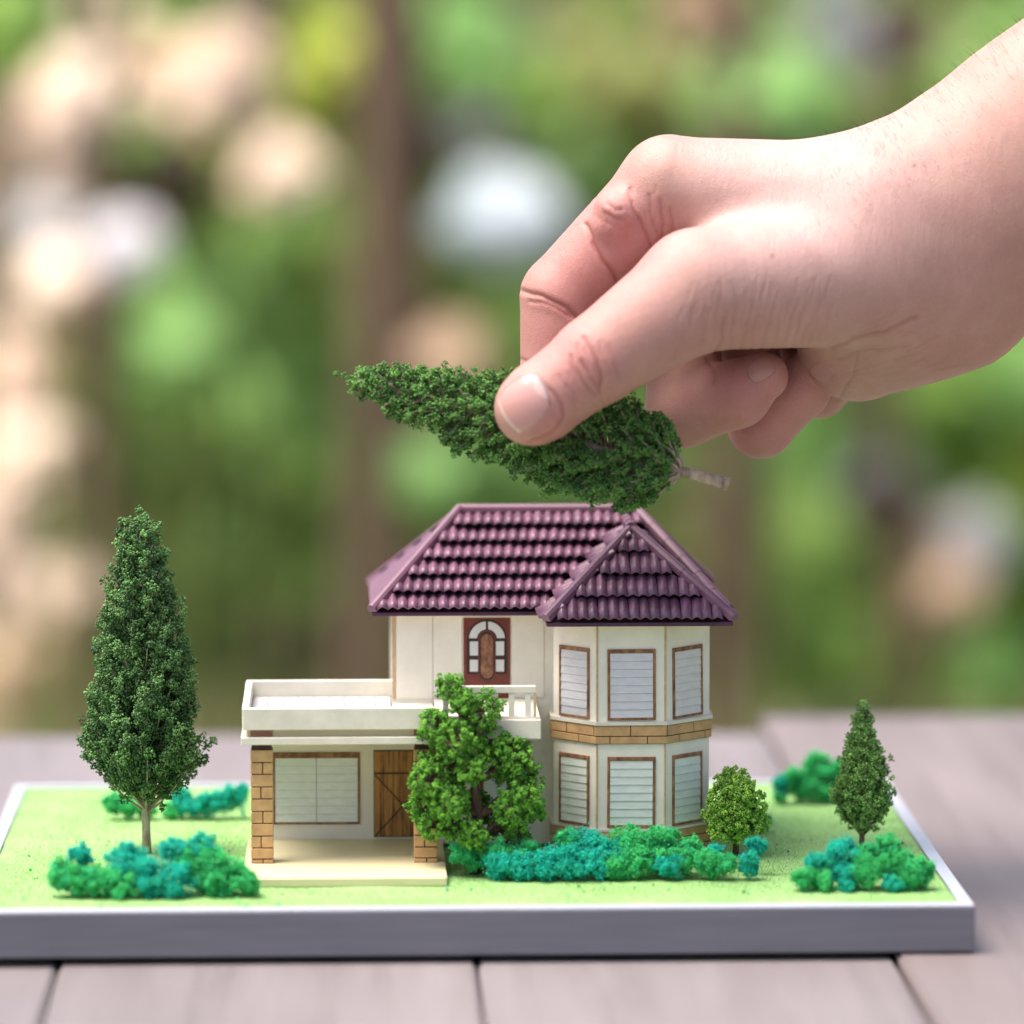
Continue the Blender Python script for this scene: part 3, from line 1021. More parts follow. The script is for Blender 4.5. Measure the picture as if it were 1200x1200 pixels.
def moss_bush(label, ground_px, lumps, seed):
    r = np.random.default_rng(seed)
    gx, gy = ground_px
    g0 = at_z(gx, gy, -.05)
    t = empty('moss_bush', g0)
    tag(t, label, 'moss bush', 'dyed moss bushes on the lawn')
    for px, py, rp, c, back in lumps:
        Y = g0[1] + rp / PC * .9 + back / PC
        ctr = at_y(px, py, Y); R = rp / PC * .95
        lo, hi = GREEN if c == 'g' else TEAL
        ns = 44
        sub = ball(ns, r, .55) * R * r.uniform(.55, .98, (ns, 1)) * np.array([1.12, 1., .92]); sr = r.uniform(.14, .34, ns) * R
        sub = np.vstack([sub, [[0, 0, 0]]]); sr = np.append(sr, R * .62)
        # fill down to the lawn so nothing hovers
        k = np.repeat(np.arange(ns + 1), 105)
        d = ball(len(k), r, .8)
        soft = r.uniform(size=(len(k), 1)) < .45
        pos = ctr + sub[k] + np.where(soft, r.normal(0, .62, (len(k), 3)), d) * sr[k][:, None]
        if back < 15:                                       # low lumps reach down to the lawn
            dz = pos[:, 2] - ctr[2]; kz = max(1., (ctr[2] + .06) / R)
            pos[:, 2] = np.where(dz < 0, ctr[2] + dz * kz, pos[:, 2])
        pos[:, 2] = np.maximum(pos[:, 2], -.06)
        tone = np.clip(np.repeat(r.normal(.55, .13, ns + 1), 105) + r.normal(0, .16, len(k)) + d[:, 2] * .08, 0, 1.1)[:, None]
        col = np.array(lo) * (1 - tone) + np.array(hi) * tone
        o_lo, o_hi = TEAL if c == 'g' else GREEN
        mx = np.clip(np.append(r.uniform(-.5, .28, ns), 0)[k] + r.normal(0, .12, len(k)), 0, .6)[:, None]
        col = col * (1 - mx) + (np.array(o_lo) * (1 - tone) + np.array(o_hi) * tone) * mx
        v, f, cc = crumbs(pos, r.uniform(.6, 1.4, len(k)) * .022 * (R / .5) ** .4, col, r, TET_V, TET_F)
        o = mesh_np('clump', v, f, M['moss'], t, col=cc)
        o['kind'] = 'stuff'
    return t


moss_bush('green and turquoise moss bush at front left corner of the lawn', (180, 1054),
          [(72, 1022, 18, 'g', 5), (91, 1031, 23, 'g', 0), (94, 1002, 15, 't', 20), (112, 1032, 24, 'g', 0), (145, 1008, 26, 't', 12), (143, 1034, 23, 'g', -4), (167, 1018, 25, 't', 4), (174, 1038, 18, 't', -4),
           (201, 1030, 29, 't', -4), (203, 997, 17, 't', 22), (238, 993, 18, 't', 22), (245, 1012, 32, 'g', 8), (272, 1026, 25, 'g', 4), (250, 1033, 25, 'g', 0), (291, 1032, 14, 'g', 2), (222, 1010, 20, 'g', 16)], 21)
moss_bush('turquoise moss bush on the lawn behind the tallest tree', (215, 962),
          [(132, 940, 14, 'g', 4), (150, 946, 15, 'g', 0), (172, 949, 14, 'g', 0), (200, 950, 13, 'g', 0), (222, 944, 19, 't', 0), (247, 941, 20, 't', 0), (268, 933, 17, 't', 4), (284, 926, 9, 't', 6), (212, 932, 15, 't', 10)], 22)
moss_bush('long row of green and turquoise moss along the foot of the bay tower', (700, 1034),
          [(540, 1000, 15, 'g', 30), (556, 1004, 16, 'g', 30), (583, 1000, 20, 'g', 24), (588, 1014, 20, 't', 6), (640, 1014, 24, 't', 0), (616, 1000, 19, 'g', 22), (612, 1016, 18, 't', 2), (662, 1010, 25, 't', 0), (690, 992, 24, 't', 22),
           (706, 1004, 20, 't', 10), (724, 1016, 18, 'g', 0), (744, 990, 27, 'g', 18), (775, 984, 23, 'g', 24), (772, 1004, 24, 'g', 12), (742, 1010, 22, 'g', 2), (784, 1013, 17, 't', 0), (802, 1008, 17, 'g', 6), (828, 1009, 18, 'g', 2),
           (850, 1013, 14, 'g', 0), (878, 1010, 14, 't', 0), (836, 1000, 12, 't', 24), (886, 990, 12, 't', 30), (664, 984, 16, 'g', 34), (724, 994, 16, 't', 26), (808, 992, 15, 'g', 30), (696, 1016, 18, 't', 0)], 23)
moss_bush('green and turquoise moss bush at front right corner by the silver edge', (1015, 1046),
          [(942, 1027, 14, 'g', 4), (960, 1029, 18, 'g', 0), (958, 1010, 15, 't', 16), (988, 1002, 22, 't', 14), (988, 1022, 19, 't', 6), (992, 1038, 10, 't', 0), (1010, 1021, 25, 'g', 2), (1018, 998, 13, 'g', 22), (1040, 989, 14, 'g', 24),
           (1047, 1006, 23, 'g', 10), (1071, 1019, 20, 'g', 4), (1046, 1036, 13, 't', -2), (1065, 1030, 18, 'g', 0), (1087, 1018, 10, 'g', 8)], 24)
moss_bush('pale green moss bush on the far right of the lawn behind the slender tree', (950, 943),
          [(916, 918, 13, 't', 4), (934, 911, 18, 'g', 4), (956, 897, 20, 'g', 14), (946, 922, 17, 'g', 0), (970, 908, 20, 'g', 6), (966, 928, 15, 'g', 0), (984, 899, 15, 'g', 14), (914, 934, 8, 'g', 0), (992, 916, 14, 'g', 4)], 25)
moss_bush('little turquoise moss bush behind the yellow green round tree', (890, 975), [(884, 962, 12, 't', 0), (896, 962, 10, 'g', 2), (873, 966, 9, 't', 0)], 26)


def loose_crumbs():
    r = np.random.default_rng(77); n = 240
    p = np.stack([r.uniform(BX0 + .6, BX1 - .6, n), r.uniform(BY0 + .6, BY1 - .6, n), np.full(n, -.045)], 1)
    spots = [at_z(180, 1040, 0), at_z(700, 1030, 0), at_z(1015, 1040, 0), at_z(172, 997, 0), at_z(560, 1025, 0)]
    for i in range(0, n, 2):
        p[i, :2] = spots[i // 2 % 5][:2] + r.normal(0, [1.7, .8], 2)
    inside = (p[:, 0] > BX0 + .5) & (p[:, 0] < BX1 - .5) & (p[:, 1] > BY0 + .5) & (p[:, 1] < BY1 - .5) & ~((p[:, 0] > -7) & (p[:, 0] < 5.4) & (p[:, 1] > 1.4) & (p[:, 1] < 12.2))
    p = p[inside]; n = len(p)
    pal = np.array([GREEN[0], GREEN[1], TEAL[0], (.05, .15, .03), (.16, .36, .06)])
    v, f, c = crumbs(p, r.uniform(.02, .055, n), pal[r.integers(0, 5, n)], r)
    lawn = next(o for o in base.children if o.name.startswith('lawn'))
    o = mesh_np('loose_crumbs', v, f, M['moss'], lawn, col=c); o['kind'] = 'stuff'


loose_crumbs()

# ------------------------------------------------------------------ the hand
HD = 120.0


def hp(px, py, w=0.):
    """hand point in camera-aligned cm: right, up, towards the camera"""
    D = HD - w * HD / FPX
    return np.array([(px - 600) / FPX * D, -(py - 600) / FPX * D, HD - D])


K = HD / FPX


def rc(P, a, b, ra, rb, sw=1.0):
    a, b = hp(*a), hp(*b); ra, rb = ra * K, rb * K
    if sw != 1.0:
        P = P.copy(); P[:, 2] = a[2] + (P[:, 2] - a[2]) / sw
        b = b.copy(); b[2] = a[2] + (b[2] - a[2]) / sw
    d = b - a; t = np.clip(((P - a) @ d) / (d @ d), 0, 1)
    return np.linalg.norm(P - a - t[:, None] * d, axis=1) - (ra + (rb - ra) * t)


def smin(a, b, k):
    h = np.clip(.5 + .5 * (b - a) / k, 0, 1)
    return b * (1 - h) + a * h - k * h * (1 - h)


def hand_sdf(P):
    k = 20 * K
    d = rc(P, (785, 216, -45), (1000, 264, -45), 57, 100)
    for a, b, ra, rb in (((800, 224, -140), (1030, 290, -110), 54, 95), ((830, 252, -220), (1040, 300, -170), 50, 85), ((875, 288, -285), (1040, 330, -205), 45, 80),
                         ((1005, 400, -105), (1110, 340, -100), 72, 100)):
        d = smin(d, rc(P, a, b, ra, rb), k)
    arm = rc(P, (1062, 288, -62), (1240, 178, -75), 138, 148, .82)
    arm = smin(arm, rc(P, (1240, 178, -75), (1560, -60, -85), 148, 172, .82), k)
    d = smin(d, arm, 60 * K)
    ind = rc(P, (782, 219, -48), (662, 345, -64), 55, 50)
    ind = smin(ind, rc(P, (659, 350, -64), (653, 448, -66), 50, 44), 8 * K)
    ind = smin(ind, rc(P, (653, 448, -66), (672, 508, -62), 43, 36), 6 * K)
    ind = smin(ind, rc(P, (722, 250, -12), (716, 262, -14), 26, 22), 16 * K)      # fold beside the knuckle
    d = smin(d, ind, 16 * K)
    th = rc(P, (1020, 318, -22), (818, 340, 50), 88, 70)
    th = smin(th, rc(P, (818, 340, 52), (700, 421, 80), 69, 51), 14 * K)
    th = smin(th, rc(P, (700, 422, 80), (632, 472, 84), 50, 45), 10 * K)
    th = smin(th, rc(P, (632, 472, 84), (621, 480, 84), 45, 41, .86), 10 * K)
    d = smin(d, th, 34 * K)
    for segs, kk in ((([(800, 228, -140), 52], [(801, 480, -95), 44], [(864, 461, -72), 40], [(894, 441, -62), 30]), 3),
                     (([(835, 255, -215), 48], [(892, 498, -160), 39], [(938, 456, -134), 35], [(957, 428, -122), 28]), 3),
                     (([(880, 290, -285), 42], [(960, 456, -215), 34], [(985, 438, -185), 30]), 3)):
        g = None
        for (a, ra), (b, rb) in zip(segs, segs[1:]):
            q = rc(P, a, b, ra, rb); g = q if g is None else smin(g, q, 8 * K)
        d = smin(d, g, kk * K)
    return d


GROOVES = [  # pixel polylines, depth and width in pixels
    ([(634, 448), (648, 458), (657, 473), (661, 489), (652, 503), (636, 514), (618, 520)], 2.4, 2.2),
    ([(684, 396), (693, 410), (701, 430), (706, 446), (703, 460)], 2.6, 2.6), ([(668, 416), (673, 432), (684, 450), (698, 464)], 2.0, 2.3), ([(682, 424), (690, 440), (700, 452)], 1.8, 2.2),
    ([(676, 404), (679, 420), (688, 436)], 1.4, 2.2), ([(714, 404), (722, 424), (724, 444)], 1.0, 2.4), ([(655, 440), (668, 458), (676, 478)], 1.0, 2.4),
    ([(612, 340), (640, 350), (664, 360), (692, 388)], 3.6, 3.0), ([(622, 352), (645, 358), (668, 370)], 1.8, 2.4), ([(686, 262), (696, 285), (708, 308), (734, 345)], 3.8, 3.2),
    ([(737, 222), (746, 250), (768, 296)], 2.6, 3.0), ([(772, 236), (778, 262), (772, 300)], 2.0, 2.6), ([(786, 244), (788, 270), (782, 290)], 1.5, 2.6), ([(760, 228), (764, 256), (776, 290)], 1.5, 2.4),
    ([(606, 420), (622, 424), (640, 420)], 1.4, 2.4), ([(712, 238), (722, 246), (730, 244)], 1.6, 2.4), ([(708, 250), (720, 256), (732, 256)], 1.4, 2.4),
    ([(838, 412), (846, 396), (850, 372)], 1.8, 2.6), ([(975, 408), (1000, 398), (1040, 388), (1075, 372)], 2.2, 3.0), ([(985, 420), (1010, 412), (1050, 408)], 1.2, 2.6),
    ([(980, 470), (1000, 440), (1004, 415)], 1.2, 2.6), ([(828, 420), (838, 436), (836, 448)], 1.8, 2.6),
    ([(868, 408), (876, 384), (882, 352)], .9, 2.4), ([(892, 410), (900, 388), (908, 356)], .9, 2.4), ([(915, 408), (926, 382), (936, 350)], .9, 2.4), ([(938, 404), (950, 380), (962, 352)], .9, 2.4),
    ([(880, 412), (884, 394), (886, 372)], 0.8, 1.9),
    ([(904, 412), (910, 394), (914, 372)], 0.9, 1.9),
    ([(928, 408), (935, 390), (939, 368)], 0.8, 1.9),
    ([(948, 402), (956, 384), (961, 362)], 0.8, 1.9),
    ([(960, 396), (969, 378), (974, 356)], 0.7, 1.9),
    ([(856, 408), (859, 390), (861, 368)], 0.9, 1.9),
    ([(820, 404), (825, 386), (828, 364)], 0.8, 1.9),
    ([(790, 420), (796, 402), (800, 380)], 0.7, 1.9),
    ([(868, 380), (873, 362), (876, 340)], 0.6, 1.9),
    ([(895, 372), (901, 354), (905, 332)], 0.6, 1.9),
    ([(922, 368), (930, 350), (935, 328)], 0.6, 1.9),
    ([(944, 362), (953, 344), (958, 322)], 0.6, 1.9),
    ([(840, 372), (844, 354), (846, 332)], 0.7, 1.9),
    ([(812, 372), (817, 354), (820, 332)], 0.6, 1.9),
    ([(674, 432), (677, 441), (679, 447)], 0.7, 1.6), ([(664, 399), (669, 405), (672, 410)], 0.5, 1.6), ([(720, 427), (725, 435), (728, 441)], 0.7, 1.6), ([(669, 437), (674, 446), (677, 452)], 0.8, 1.6), ([(700, 402), (705, 411), (708, 417)], 0.6, 1.6), ([(662, 452), (665, 462), (668, 468)], 0.8, 1.6), ([(703, 455), (706, 466), (708, 473)], 0.6, 1.6), ([(716, 452), (718, 458), (720, 462)], 0.5, 1.6), ([(718, 425), (722, 432), (725, 437)], 0.7, 1.6), ([(683, 420), (687, 429), (690, 435)], 0.9, 1.6), ([(701, 456), (706, 468), (709, 475)], 0.7, 1.6), ([(670, 451), (675, 463), (679, 470)], 0.7, 1.6), ([(703, 411), (708, 420), (711, 426)], 0.5, 1.6), ([(664, 451), (669, 456), (673, 460)], 0.8, 1.6), ([(685, 407), (687, 418), (689, 425)], 0.8, 1.6), ([(663, 436), (665, 446), (666, 453)], 0.6, 1.6), ([(713, 459), (716, 471), (719, 479)], 0.6, 1.6), ([(665, 435), (667, 441), (668, 446)], 0.6, 1.6), ([(697, 408), (699, 419), (700, 426)], 0.6, 1.6), ([(718, 454), (721, 462), (723, 467)], 0.7, 1.6), ([(699, 435), (702, 444), (705, 450)], 0.9, 1.6), ([(690, 425), (695, 431), (698, 436)], 0.6, 1.6), ([(719, 430), (722, 435), (725, 438)], 0.6, 1.6), ([(695, 399), (699, 409), (701, 415)], 0.4, 1.6), ([(698, 427), (702, 434), (705, 439)], 0.8, 1.6), ([(704, 399), (706, 409), (708, 415)], 0.9, 1.6), ([(675, 426), (679, 433), (682, 438)], 0.6, 1.6), ([(679, 421), (683, 428), (685, 432)], 0.6, 1.6), ([(706, 400), (710, 410), (713, 416)], 0.6, 1.6), ([(673, 448), (676, 454), (678, 458)], 0.6, 1.6), ([(702, 404), (705, 412), (707, 416)], 0.8, 1.6), ([(686, 451), (689, 458), (690, 463)], 0.7, 1.6), ([(713, 426), (716, 432), (717, 435)], 0.7, 1.6), ([(671, 448), (676, 454), (679, 458)], 0.5, 1.6), ([(763, 260), (766, 268), (770, 273)], 0.5, 1.7), ([(716, 271), (715, 278), (715, 283)], 0.6, 1.7), ([(728, 244), (732, 250), (737, 254)], 0.4, 1.7), ([(775, 277), (780, 285), (785, 291)], 0.8, 1.7), ([(773, 231), (776, 242), (779, 250)], 0.7, 1.7), ([(737, 235), (736, 242), (736, 246)], 0.4, 1.7), ([(743, 235), (746, 240), (750, 244)], 0.8, 1.7), ([(752, 280), (757, 292), (761, 300)], 0.6, 1.7), ([(691, 267), (690, 274), (688, 279)], 0.7, 1.7), ([(737, 244), (742, 254), (746, 261)], 0.5, 1.7), ([(713, 275), (714, 287), (714, 294)], 0.5, 1.7), ([(708, 252), (711, 259), (715, 263)], 0.7, 1.7), ([(773, 271), (777, 276), (780, 280)], 0.7, 1.7), ([(768, 218), (767, 226), (766, 230)], 0.6, 1.7), ([(728, 248), (731, 253), (734, 256)], 0.4, 1.7), ([(701, 224), (699, 237), (697, 245)], 0.7, 1.7), ([(698, 250), (697, 258), (697, 263)], 0.5, 1.7), ([(748, 256), (748, 262), (748, 267)], 0.5, 1.7), ([(701, 254), (704, 262), (707, 267)], 0.4, 1.7), ([(706, 241), (708, 253), (710, 260)], 0.6, 1.7), ([(762, 259), (763, 267), (763, 272)], 0.6, 1.7), ([(753, 244), (756, 253), (758, 259)], 0.5, 1.7), ([(738, 264), (736, 272), (733, 278)], 0.6, 1.7), ([(769, 281), (769, 293), (769, 301)], 0.7, 1.7), ([(714, 247), (712, 259), (710, 267)], 0.7, 1.7), ([(770, 270), (772, 281), (775, 289)], 0.6, 1.7), ([(810, 380), (811, 373), (813, 365)], 0.70, 1.7), ([(798, 351), (800, 335), (802, 319)], 0.43, 1.7), ([(794, 395), (796, 380), (798, 365)], 0.65, 1.7), ([(949, 402), (952, 387), (955, 373)], 0.37, 1.7), ([(936, 376), (939, 369), (943, 361)], 0.69, 1.7), ([(968, 349), (970, 336), (973, 324)], 0.72, 1.7), ([(836, 356), (838, 343), (841, 330)], 0.69, 1.7), ([(865, 367), (867, 357), (870, 347)], 0.54, 1.7), ([(806, 375), (810, 364), (815, 354)], 0.69, 1.7), ([(821, 386), (824, 373), (828, 360)], 0.58, 1.7), ([(882, 384), (886, 376), (890, 368)], 0.39, 1.7), ([(932, 400), (935, 389), (938, 378)], 0.67, 1.7), ([(825, 361), (827, 349), (830, 336)], 0.49, 1.7), ([(834, 386), (838, 377), (843, 368)], 0.67, 1.7), ([(869, 396), (872, 387), (875, 378)], 0.45, 1.7), ([(794, 374), (797, 366), (800, 358)], 0.51, 1.7), ([(851, 391), (853, 375), (855, 358)], 0.57, 1.7), ([(904, 373), (908, 358), (912, 343)], 0.60, 1.7), ([(881, 388), (886, 378), (890, 367)], 0.68, 1.7), ([(972, 373), (975, 364), (977, 356)], 0.67, 1.7), ([(918, 403), (922, 394), (926, 385)], 0.44, 1.7), ([(839, 356), (843, 341), (846, 325)], 0.75, 1.7), ([(838, 397), (841, 386), (843, 376)], 0.68, 1.7), ([(806, 351), (810, 341), (814, 332)], 0.51, 1.7), ([(900, 386), (902, 376), (903, 366)], 0.55, 1.7), ([(882, 358), (886, 341), (889, 325)], 0.53, 1.7), ([(893, 352), (896, 339), (898, 326)], 0.40, 1.7), ([(959, 400), (960, 383), (962, 367)], 0.52, 1.7), ([(937, 390), (939, 377), (942, 364)], 0.64, 1.7), ([(943, 361), (947, 344), (951, 328)], 0.65, 1.7), ([(892, 352), (895, 342), (898, 332)], 0.67, 1.7), ([(919, 379), (921, 366), (923, 353)], 0.63, 1.7), ([(824, 398), (827, 391), (831, 384)], 0.77, 1.7), ([(817, 365), (821, 352), (824, 340)], 0.60, 1.7), ([(913, 372), (915, 365), (918, 357)], 0.38, 1.7), ([(926, 390), (929, 376), (932, 362)], 0.51, 1.7), ([(1017, 406), (1042, 405), (1067, 405)], 0.58, 1.8), ([(1015, 437), (1031, 434), (1047, 431)], 0.53, 1.8), ([(1050, 437), (1066, 431), (1082, 421)], 0.40, 1.8), ([(1017, 383), (1029, 377), (1041, 369)], 0.68, 1.8), ([(1007, 390), (1024, 385), (1042, 377)], 0.72, 1.8), ([(1075, 422), (1087, 419), (1100, 415)], 0.44, 1.8), ([(1048, 420), (1062, 419), (1075, 416)], 0.70, 1.8), ([(989, 439), (1014, 432), (1040, 422)], 0.52, 1.8), ([(1051, 422), (1072, 415), (1093, 404)], 0.66, 1.8), ([(1021, 444), (1039, 439), (1058, 433)], 0.68, 1.8), ([(985, 437), (1007, 433), (1028, 428)], 0.59, 1.8), ([(1040, 390), (1060, 390), (1079, 390)], 0.58, 1.8), ([(1063, 411), (1082, 404), (1102, 393)], 0.75, 1.8), ([(1001, 438), (1022, 438), (1043, 437)], 0.51, 1.8), ([(1013, 381), (1032, 375), (1052, 364)], 0.50, 1.8), ([(1089, 431), (1102, 424), (1114, 415)], 0.62, 1.8), ([(1096, 432), (1119, 430), (1142, 426)], 0.71, 1.8), ([(1097, 444), (1114, 438), (1132, 430)], 0.57, 1.8), ([(998, 378), (1009, 377), (1021, 375)], 0.42, 1.8), ([(1045, 431), (1064, 428), (1083, 423)], 0.64, 1.8), ([(1022, 412), (1045, 409), (1068, 405)], 0.43, 1.8), ([(1093, 433), (1109, 430), (1126, 426)], 0.59, 1.8), ([(1057, 393), (1067, 391), (1077, 389)], 0.70, 1.8), ([(1002, 412), (1016, 410), (1029, 408)], 0.43, 1.8),
    ([(858, 330), (864, 352), (862, 378)], .8, 2.4), ([(800, 400), (808, 384), (812, 360)], .8, 2.4), ([(820, 408), (828, 390), (832, 362)], .8, 2.4),
]


def seg_dist(p, poly):
    d = np.full(len(p), 1e9)
    for a, b in zip(poly, poly[1:]):
        a, b = np.array(a, float), np.array(b, float); e = b - a
        t = np.clip(((p - a) @ e) / (e @ e), 0, 1)
        d = np.minimum(d, np.linalg.norm(p - a - t[:, None] * e, axis=1))
    return d


def to_px(P):
    D = HD - P[:, 2]
    return np.stack([600 + P[:, 0] * FPX / D, 600 - P[:, 1] * FPX / D], 1)


def surface_nets(lo, hi, h, sdf):
    c = 4
    n = [int(math.ceil((hi[i] - lo[i]) / (h * c))) * c for i in range(3)]
    nc = [x // c for x in n]
    ax = [lo[i] + (np.arange(nc[i]) + .5) * h * c for i in range(3)]
    G = np.stack(np.meshgrid(*ax, indexing='ij'), -1).reshape(-1, 3)
    dc = sdf(G).reshape(nc)
    F = np.repeat(np.repeat(np.repeat(dc, c, 0), c, 1), c, 2).astype(np.float32)
    idx = np.argwhere(np.abs(F) < h * c * 1.6)
    F[tuple(idx.T)] = sdf(np.array(lo) + idx * h)
    Sg = F < 0
    act = np.zeros([x - 1 for x in n], np.int8)
    for a in (0, 1):
        for b in (0, 1):
            for e in (0, 1):
                act += Sg[a:n[0] - 1 + a, b:n[1] - 1 + b, e:n[2] - 1 + e]
    cells = np.argwhere((act > 0) & (act < 8))
    vid = -np.ones(act.shape, np.int64); vid[tuple(cells.T)] = np.arange(len(cells))
    acc = np.zeros((len(cells), 3)); cnt = np.zeros(len(cells))
    cor = [np.array(q) for q in ((0, 0, 0), (1, 0, 0), (0, 1, 0), (1, 1, 0), (0, 0, 1), (1, 0, 1), (0, 1, 1), (1, 1, 1))]
    for i in range(8):
        for a in range(3):
            if cor[i][a] == 0:
                j = cor[i].copy(); j[a] = 1
                f0 = F[tuple((cells + cor[i]).T)]; f1 = F[tuple((cells + j).T)]
                m = (f0 < 0) != (f1 < 0)
                t = f0 / np.where(m, f0 - f1, 1)
                acc += np.where(m[:, None], cor[i] + t[:, None] * (j - cor[i]), 0); cnt += m
    V = np.array(lo) + (cells + acc / cnt[:, None]) * h
    Q = []
    for a in range(3):
        b, e = [(1, 2), (2, 0), (0, 1)][a]
        s0 = [slice(0, n[i]) for i in range(3)]; s1 = list(s0); s0[a] = slice(0, n[a] - 1); s1[a] = slice(1, n[a])
        df = Sg[tuple(s0)] != Sg[tuple(s1)]
        E_ = np.argwhere(df)
        ok = (E_[:, b] > 0) & (E_[:, e] > 0) & (E_[:, b] < n[b] - 1) & (E_[:, e] < n[e] - 1)
        E_ = E_[ok]
        neg = Sg[tuple(E_.T)]
        q = []
        for db, de in ((-1, -1), (0, -1), (0, 0), (-1, 0)):
            z = E_.copy(); z[:, b] += db; z[:, e] += de
            q.append(vid[tuple(z.T)])
        q = np.stack(q, 1); q[~neg] = q[~neg][:, ::-1]
        Q.append(q)
    return V, np.vstack(Q)


def sdf_grad(P, e=.02):
    g = np.stack([sdf_d(P, i, e) for i in range(3)], 1)
    return g / (np.linalg.norm(g, axis=1, keepdims=True) + 1e-9)


def sdf_d(P, i, e):
    d = np.zeros(3); d[i] = e
    return hand_sdf(P + d) - hand_sdf(P - d)


def cam_to_world(P):
    return CAM + FWD * (HD - P[:, 2:3]) + RGT * P[:, 0:1] + UPV * P[:, 1:2]


def build_hand():
    lo = hp(565, 555, -345); hi = hp(1480, -330, 150)
    lo[2], hi[2] = hp(0, 0, -400)[2], hp(0, 0, 150)[2]
    lo = np.minimum(lo, hi); hi = np.maximum(hp(565, 555, -345), hp(1480, -330, 150))
    hi[0] = 19.2; hi[1] = 20.; hi[2] = hp(0, 0, 150)[2]; lo[1] = hp(0, 560)[1]; lo[0] = hp(565, 0)[0]; lo[2] = hp(0, 0, -400)[2]
    V, Q = surface_nets(lo, hi, .046, hand_sdf)
    for _ in range(2):
        g = sdf_grad(V); V = V - g * np.clip(hand_sdf(V), -.05, .05)[:, None]
    g = sdf_grad(V)
    px = to_px(V)
    front = np.clip(g[:, 2] * 3 + .6, 0, 1)
    disp = np.zeros(len(V)); crease = np.zeros(len(V))
    for poly, dep, wid in GROOVES:
        pa = np.array(poly)
        near = (px[:, 0] > pa[:, 0].min() - 14) & (px[:, 0] < pa[:, 0].max() + 14) & (px[:, 1] > pa[:, 1].min() - 14) & (px[:, 1] < pa[:, 1].max() + 14)
        if pa[0, 1] < 360 and pa[0, 0] < 800 or pa[0, 0] == 606:
            near &= V[:, 2] < .55                   # these lie on the finger behind the thumb
        wob = np.stack([np.sin(px[near][:, 1] * .13 + pa[0, 0]) + .4 * np.sin(px[near][:, 1] * .31), np.sin(px[near][:, 0] * .12 + pa[0, 1]) + .4 * np.sin(px[near][:, 0] * .29)], 1) * .9
        d = seg_dist(px[near] + wob, poly)
        e = np.exp(-(d / (wid * .8)) ** 2)
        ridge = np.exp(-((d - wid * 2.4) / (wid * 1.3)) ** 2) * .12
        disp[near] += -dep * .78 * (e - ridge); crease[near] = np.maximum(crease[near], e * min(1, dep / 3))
    V = V + g * (disp * front * K)[:, None]
    # skin colour and a painted highlight
    base_c = np.array([.47, .275, .235])
    c = np.tile(base_c, (len(V), 1))

    def spot(x, y, rad, colr, amt, w=None):
        d = np.linalg.norm((px - np.array([x, y])) / rad, axis=1)
        k = np.exp(-d * d)[:, None] * amt
        return c * (1 - k) + np.array(colr) * k
    red = (.53, .205, .205); pale = (.58, .405, .395)
    for x, y, rad, amt in ((680, 320, 70, .55), (640, 400, 50, .45), (720, 255, 45, .5), (690, 430, 38, .35), (640, 500, 45, .5), (850, 470, 70, .45), (920, 490, 60, .5), (880, 440, 40, .4), (950, 440, 34, .4), (760, 300, 40, .4)):
        c = spot(x, y, rad, red, amt)
    c = spot(940, 230, 150, pale, .7)  # highlight on the lit back of the hand, put into the colour
    c = spot(1040, 440, 60, (.46, .29, .225), .5)
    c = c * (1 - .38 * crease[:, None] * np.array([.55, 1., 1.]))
    # a few moles / freckles
    for x, y in ((1071, 194), (905, 300)):
        c = spot(x, y, 2.2, (.16, .08, .06), .7)
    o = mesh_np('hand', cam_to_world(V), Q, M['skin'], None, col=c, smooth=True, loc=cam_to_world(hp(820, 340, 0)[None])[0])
    tag(o, 'bare right hand reaching in from upper right, thumb and finger pinching the dark green tree', 'hand')

    def nail(cx, cy, w0, a_px, n_dir, length, width, lift=.03, dim=1.):
        a = hp(cx + a_px[0], cy + a_px[1], w0 + a_px[2]) - hp(cx, cy, w0); a /= np.linalg.norm(a)
        nd = np.array(n_dir, float); nd -= a * (nd @ a); nd /= np.linalg.norm(nd); b = np.cross(nd, a)
        m = 21
        pts, edge, nc = [], [], []
        for i in range(m):
            for j in range(m):
                s, t = -1 + 2 * i / (m - 1), -1 + 2 * j / (m - 1)
                # square to rounded outline; nail wider at the free end
                su = s * math.sqrt(max(0, 1 - t * t * .42)); tu = t * math.sqrt(max(0, 1 - s * s * .42))
                pts.append(hp(cx, cy, w0) + a * su * length * K + b * tu * width * K * (1 + .06 * su) + nd * 2.2)
                edge.append(max(abs(s), abs(t)))
                q_ = np.array([.53, .29, .27])
                if dim == 1. and su > .70 + .16 * (1 - tu * tu) - .06:
                    q_ = np.array([.66, .53, .47])            # free edge
                if dim == 1. and (su + 1.08) ** 2 / .30 + tu * tu / .34 < 1:
                    q_ = np.array([.60, .42, .40])            # lunula
                nc.append(q_ * (dim if edge[-1] < .9 else dim * .55))  # dim darkens the curled nails for the shade under the thumb
        P = np.array(pts); edge = np.array(edge)
        for _ in range(40):
            P = P - nd * np.clip(hand_sdf(P), -.05, .3)[:, None]
        P = P + nd * (np.where(edge > .97, -.03, lift * (1 - .35 * edge ** 4)))[:, None]
        f = [(i * m + j, i * m + j + 1, (i + 1) * m + j + 1, (i + 1) * m + j) for i in range(m - 1) for j in range(m - 1)]
        q0 = cam_to_world(P)
        nn = np.cross(q0[1] - q0[0], q0[m] - q0[0]); wn = RGT * nd[0] + UPV * nd[1] - FWD * nd[2]
        if nn @ wn < 0:
            f = [x[::-1] for x in f]
        mesh_np('nail', q0, f, M['nail'], o, smooth=True, col=np.array(nc))

    # fine down on the forearm
    cand = np.flatnonzero((px[:, 0] > 960) & (px[:, 0] < 1230) & (g[:, 1] > .25) & (px[:, 1] > -30))
    sel = np.random.default_rng(5).choice(cand, 700, replace=False)
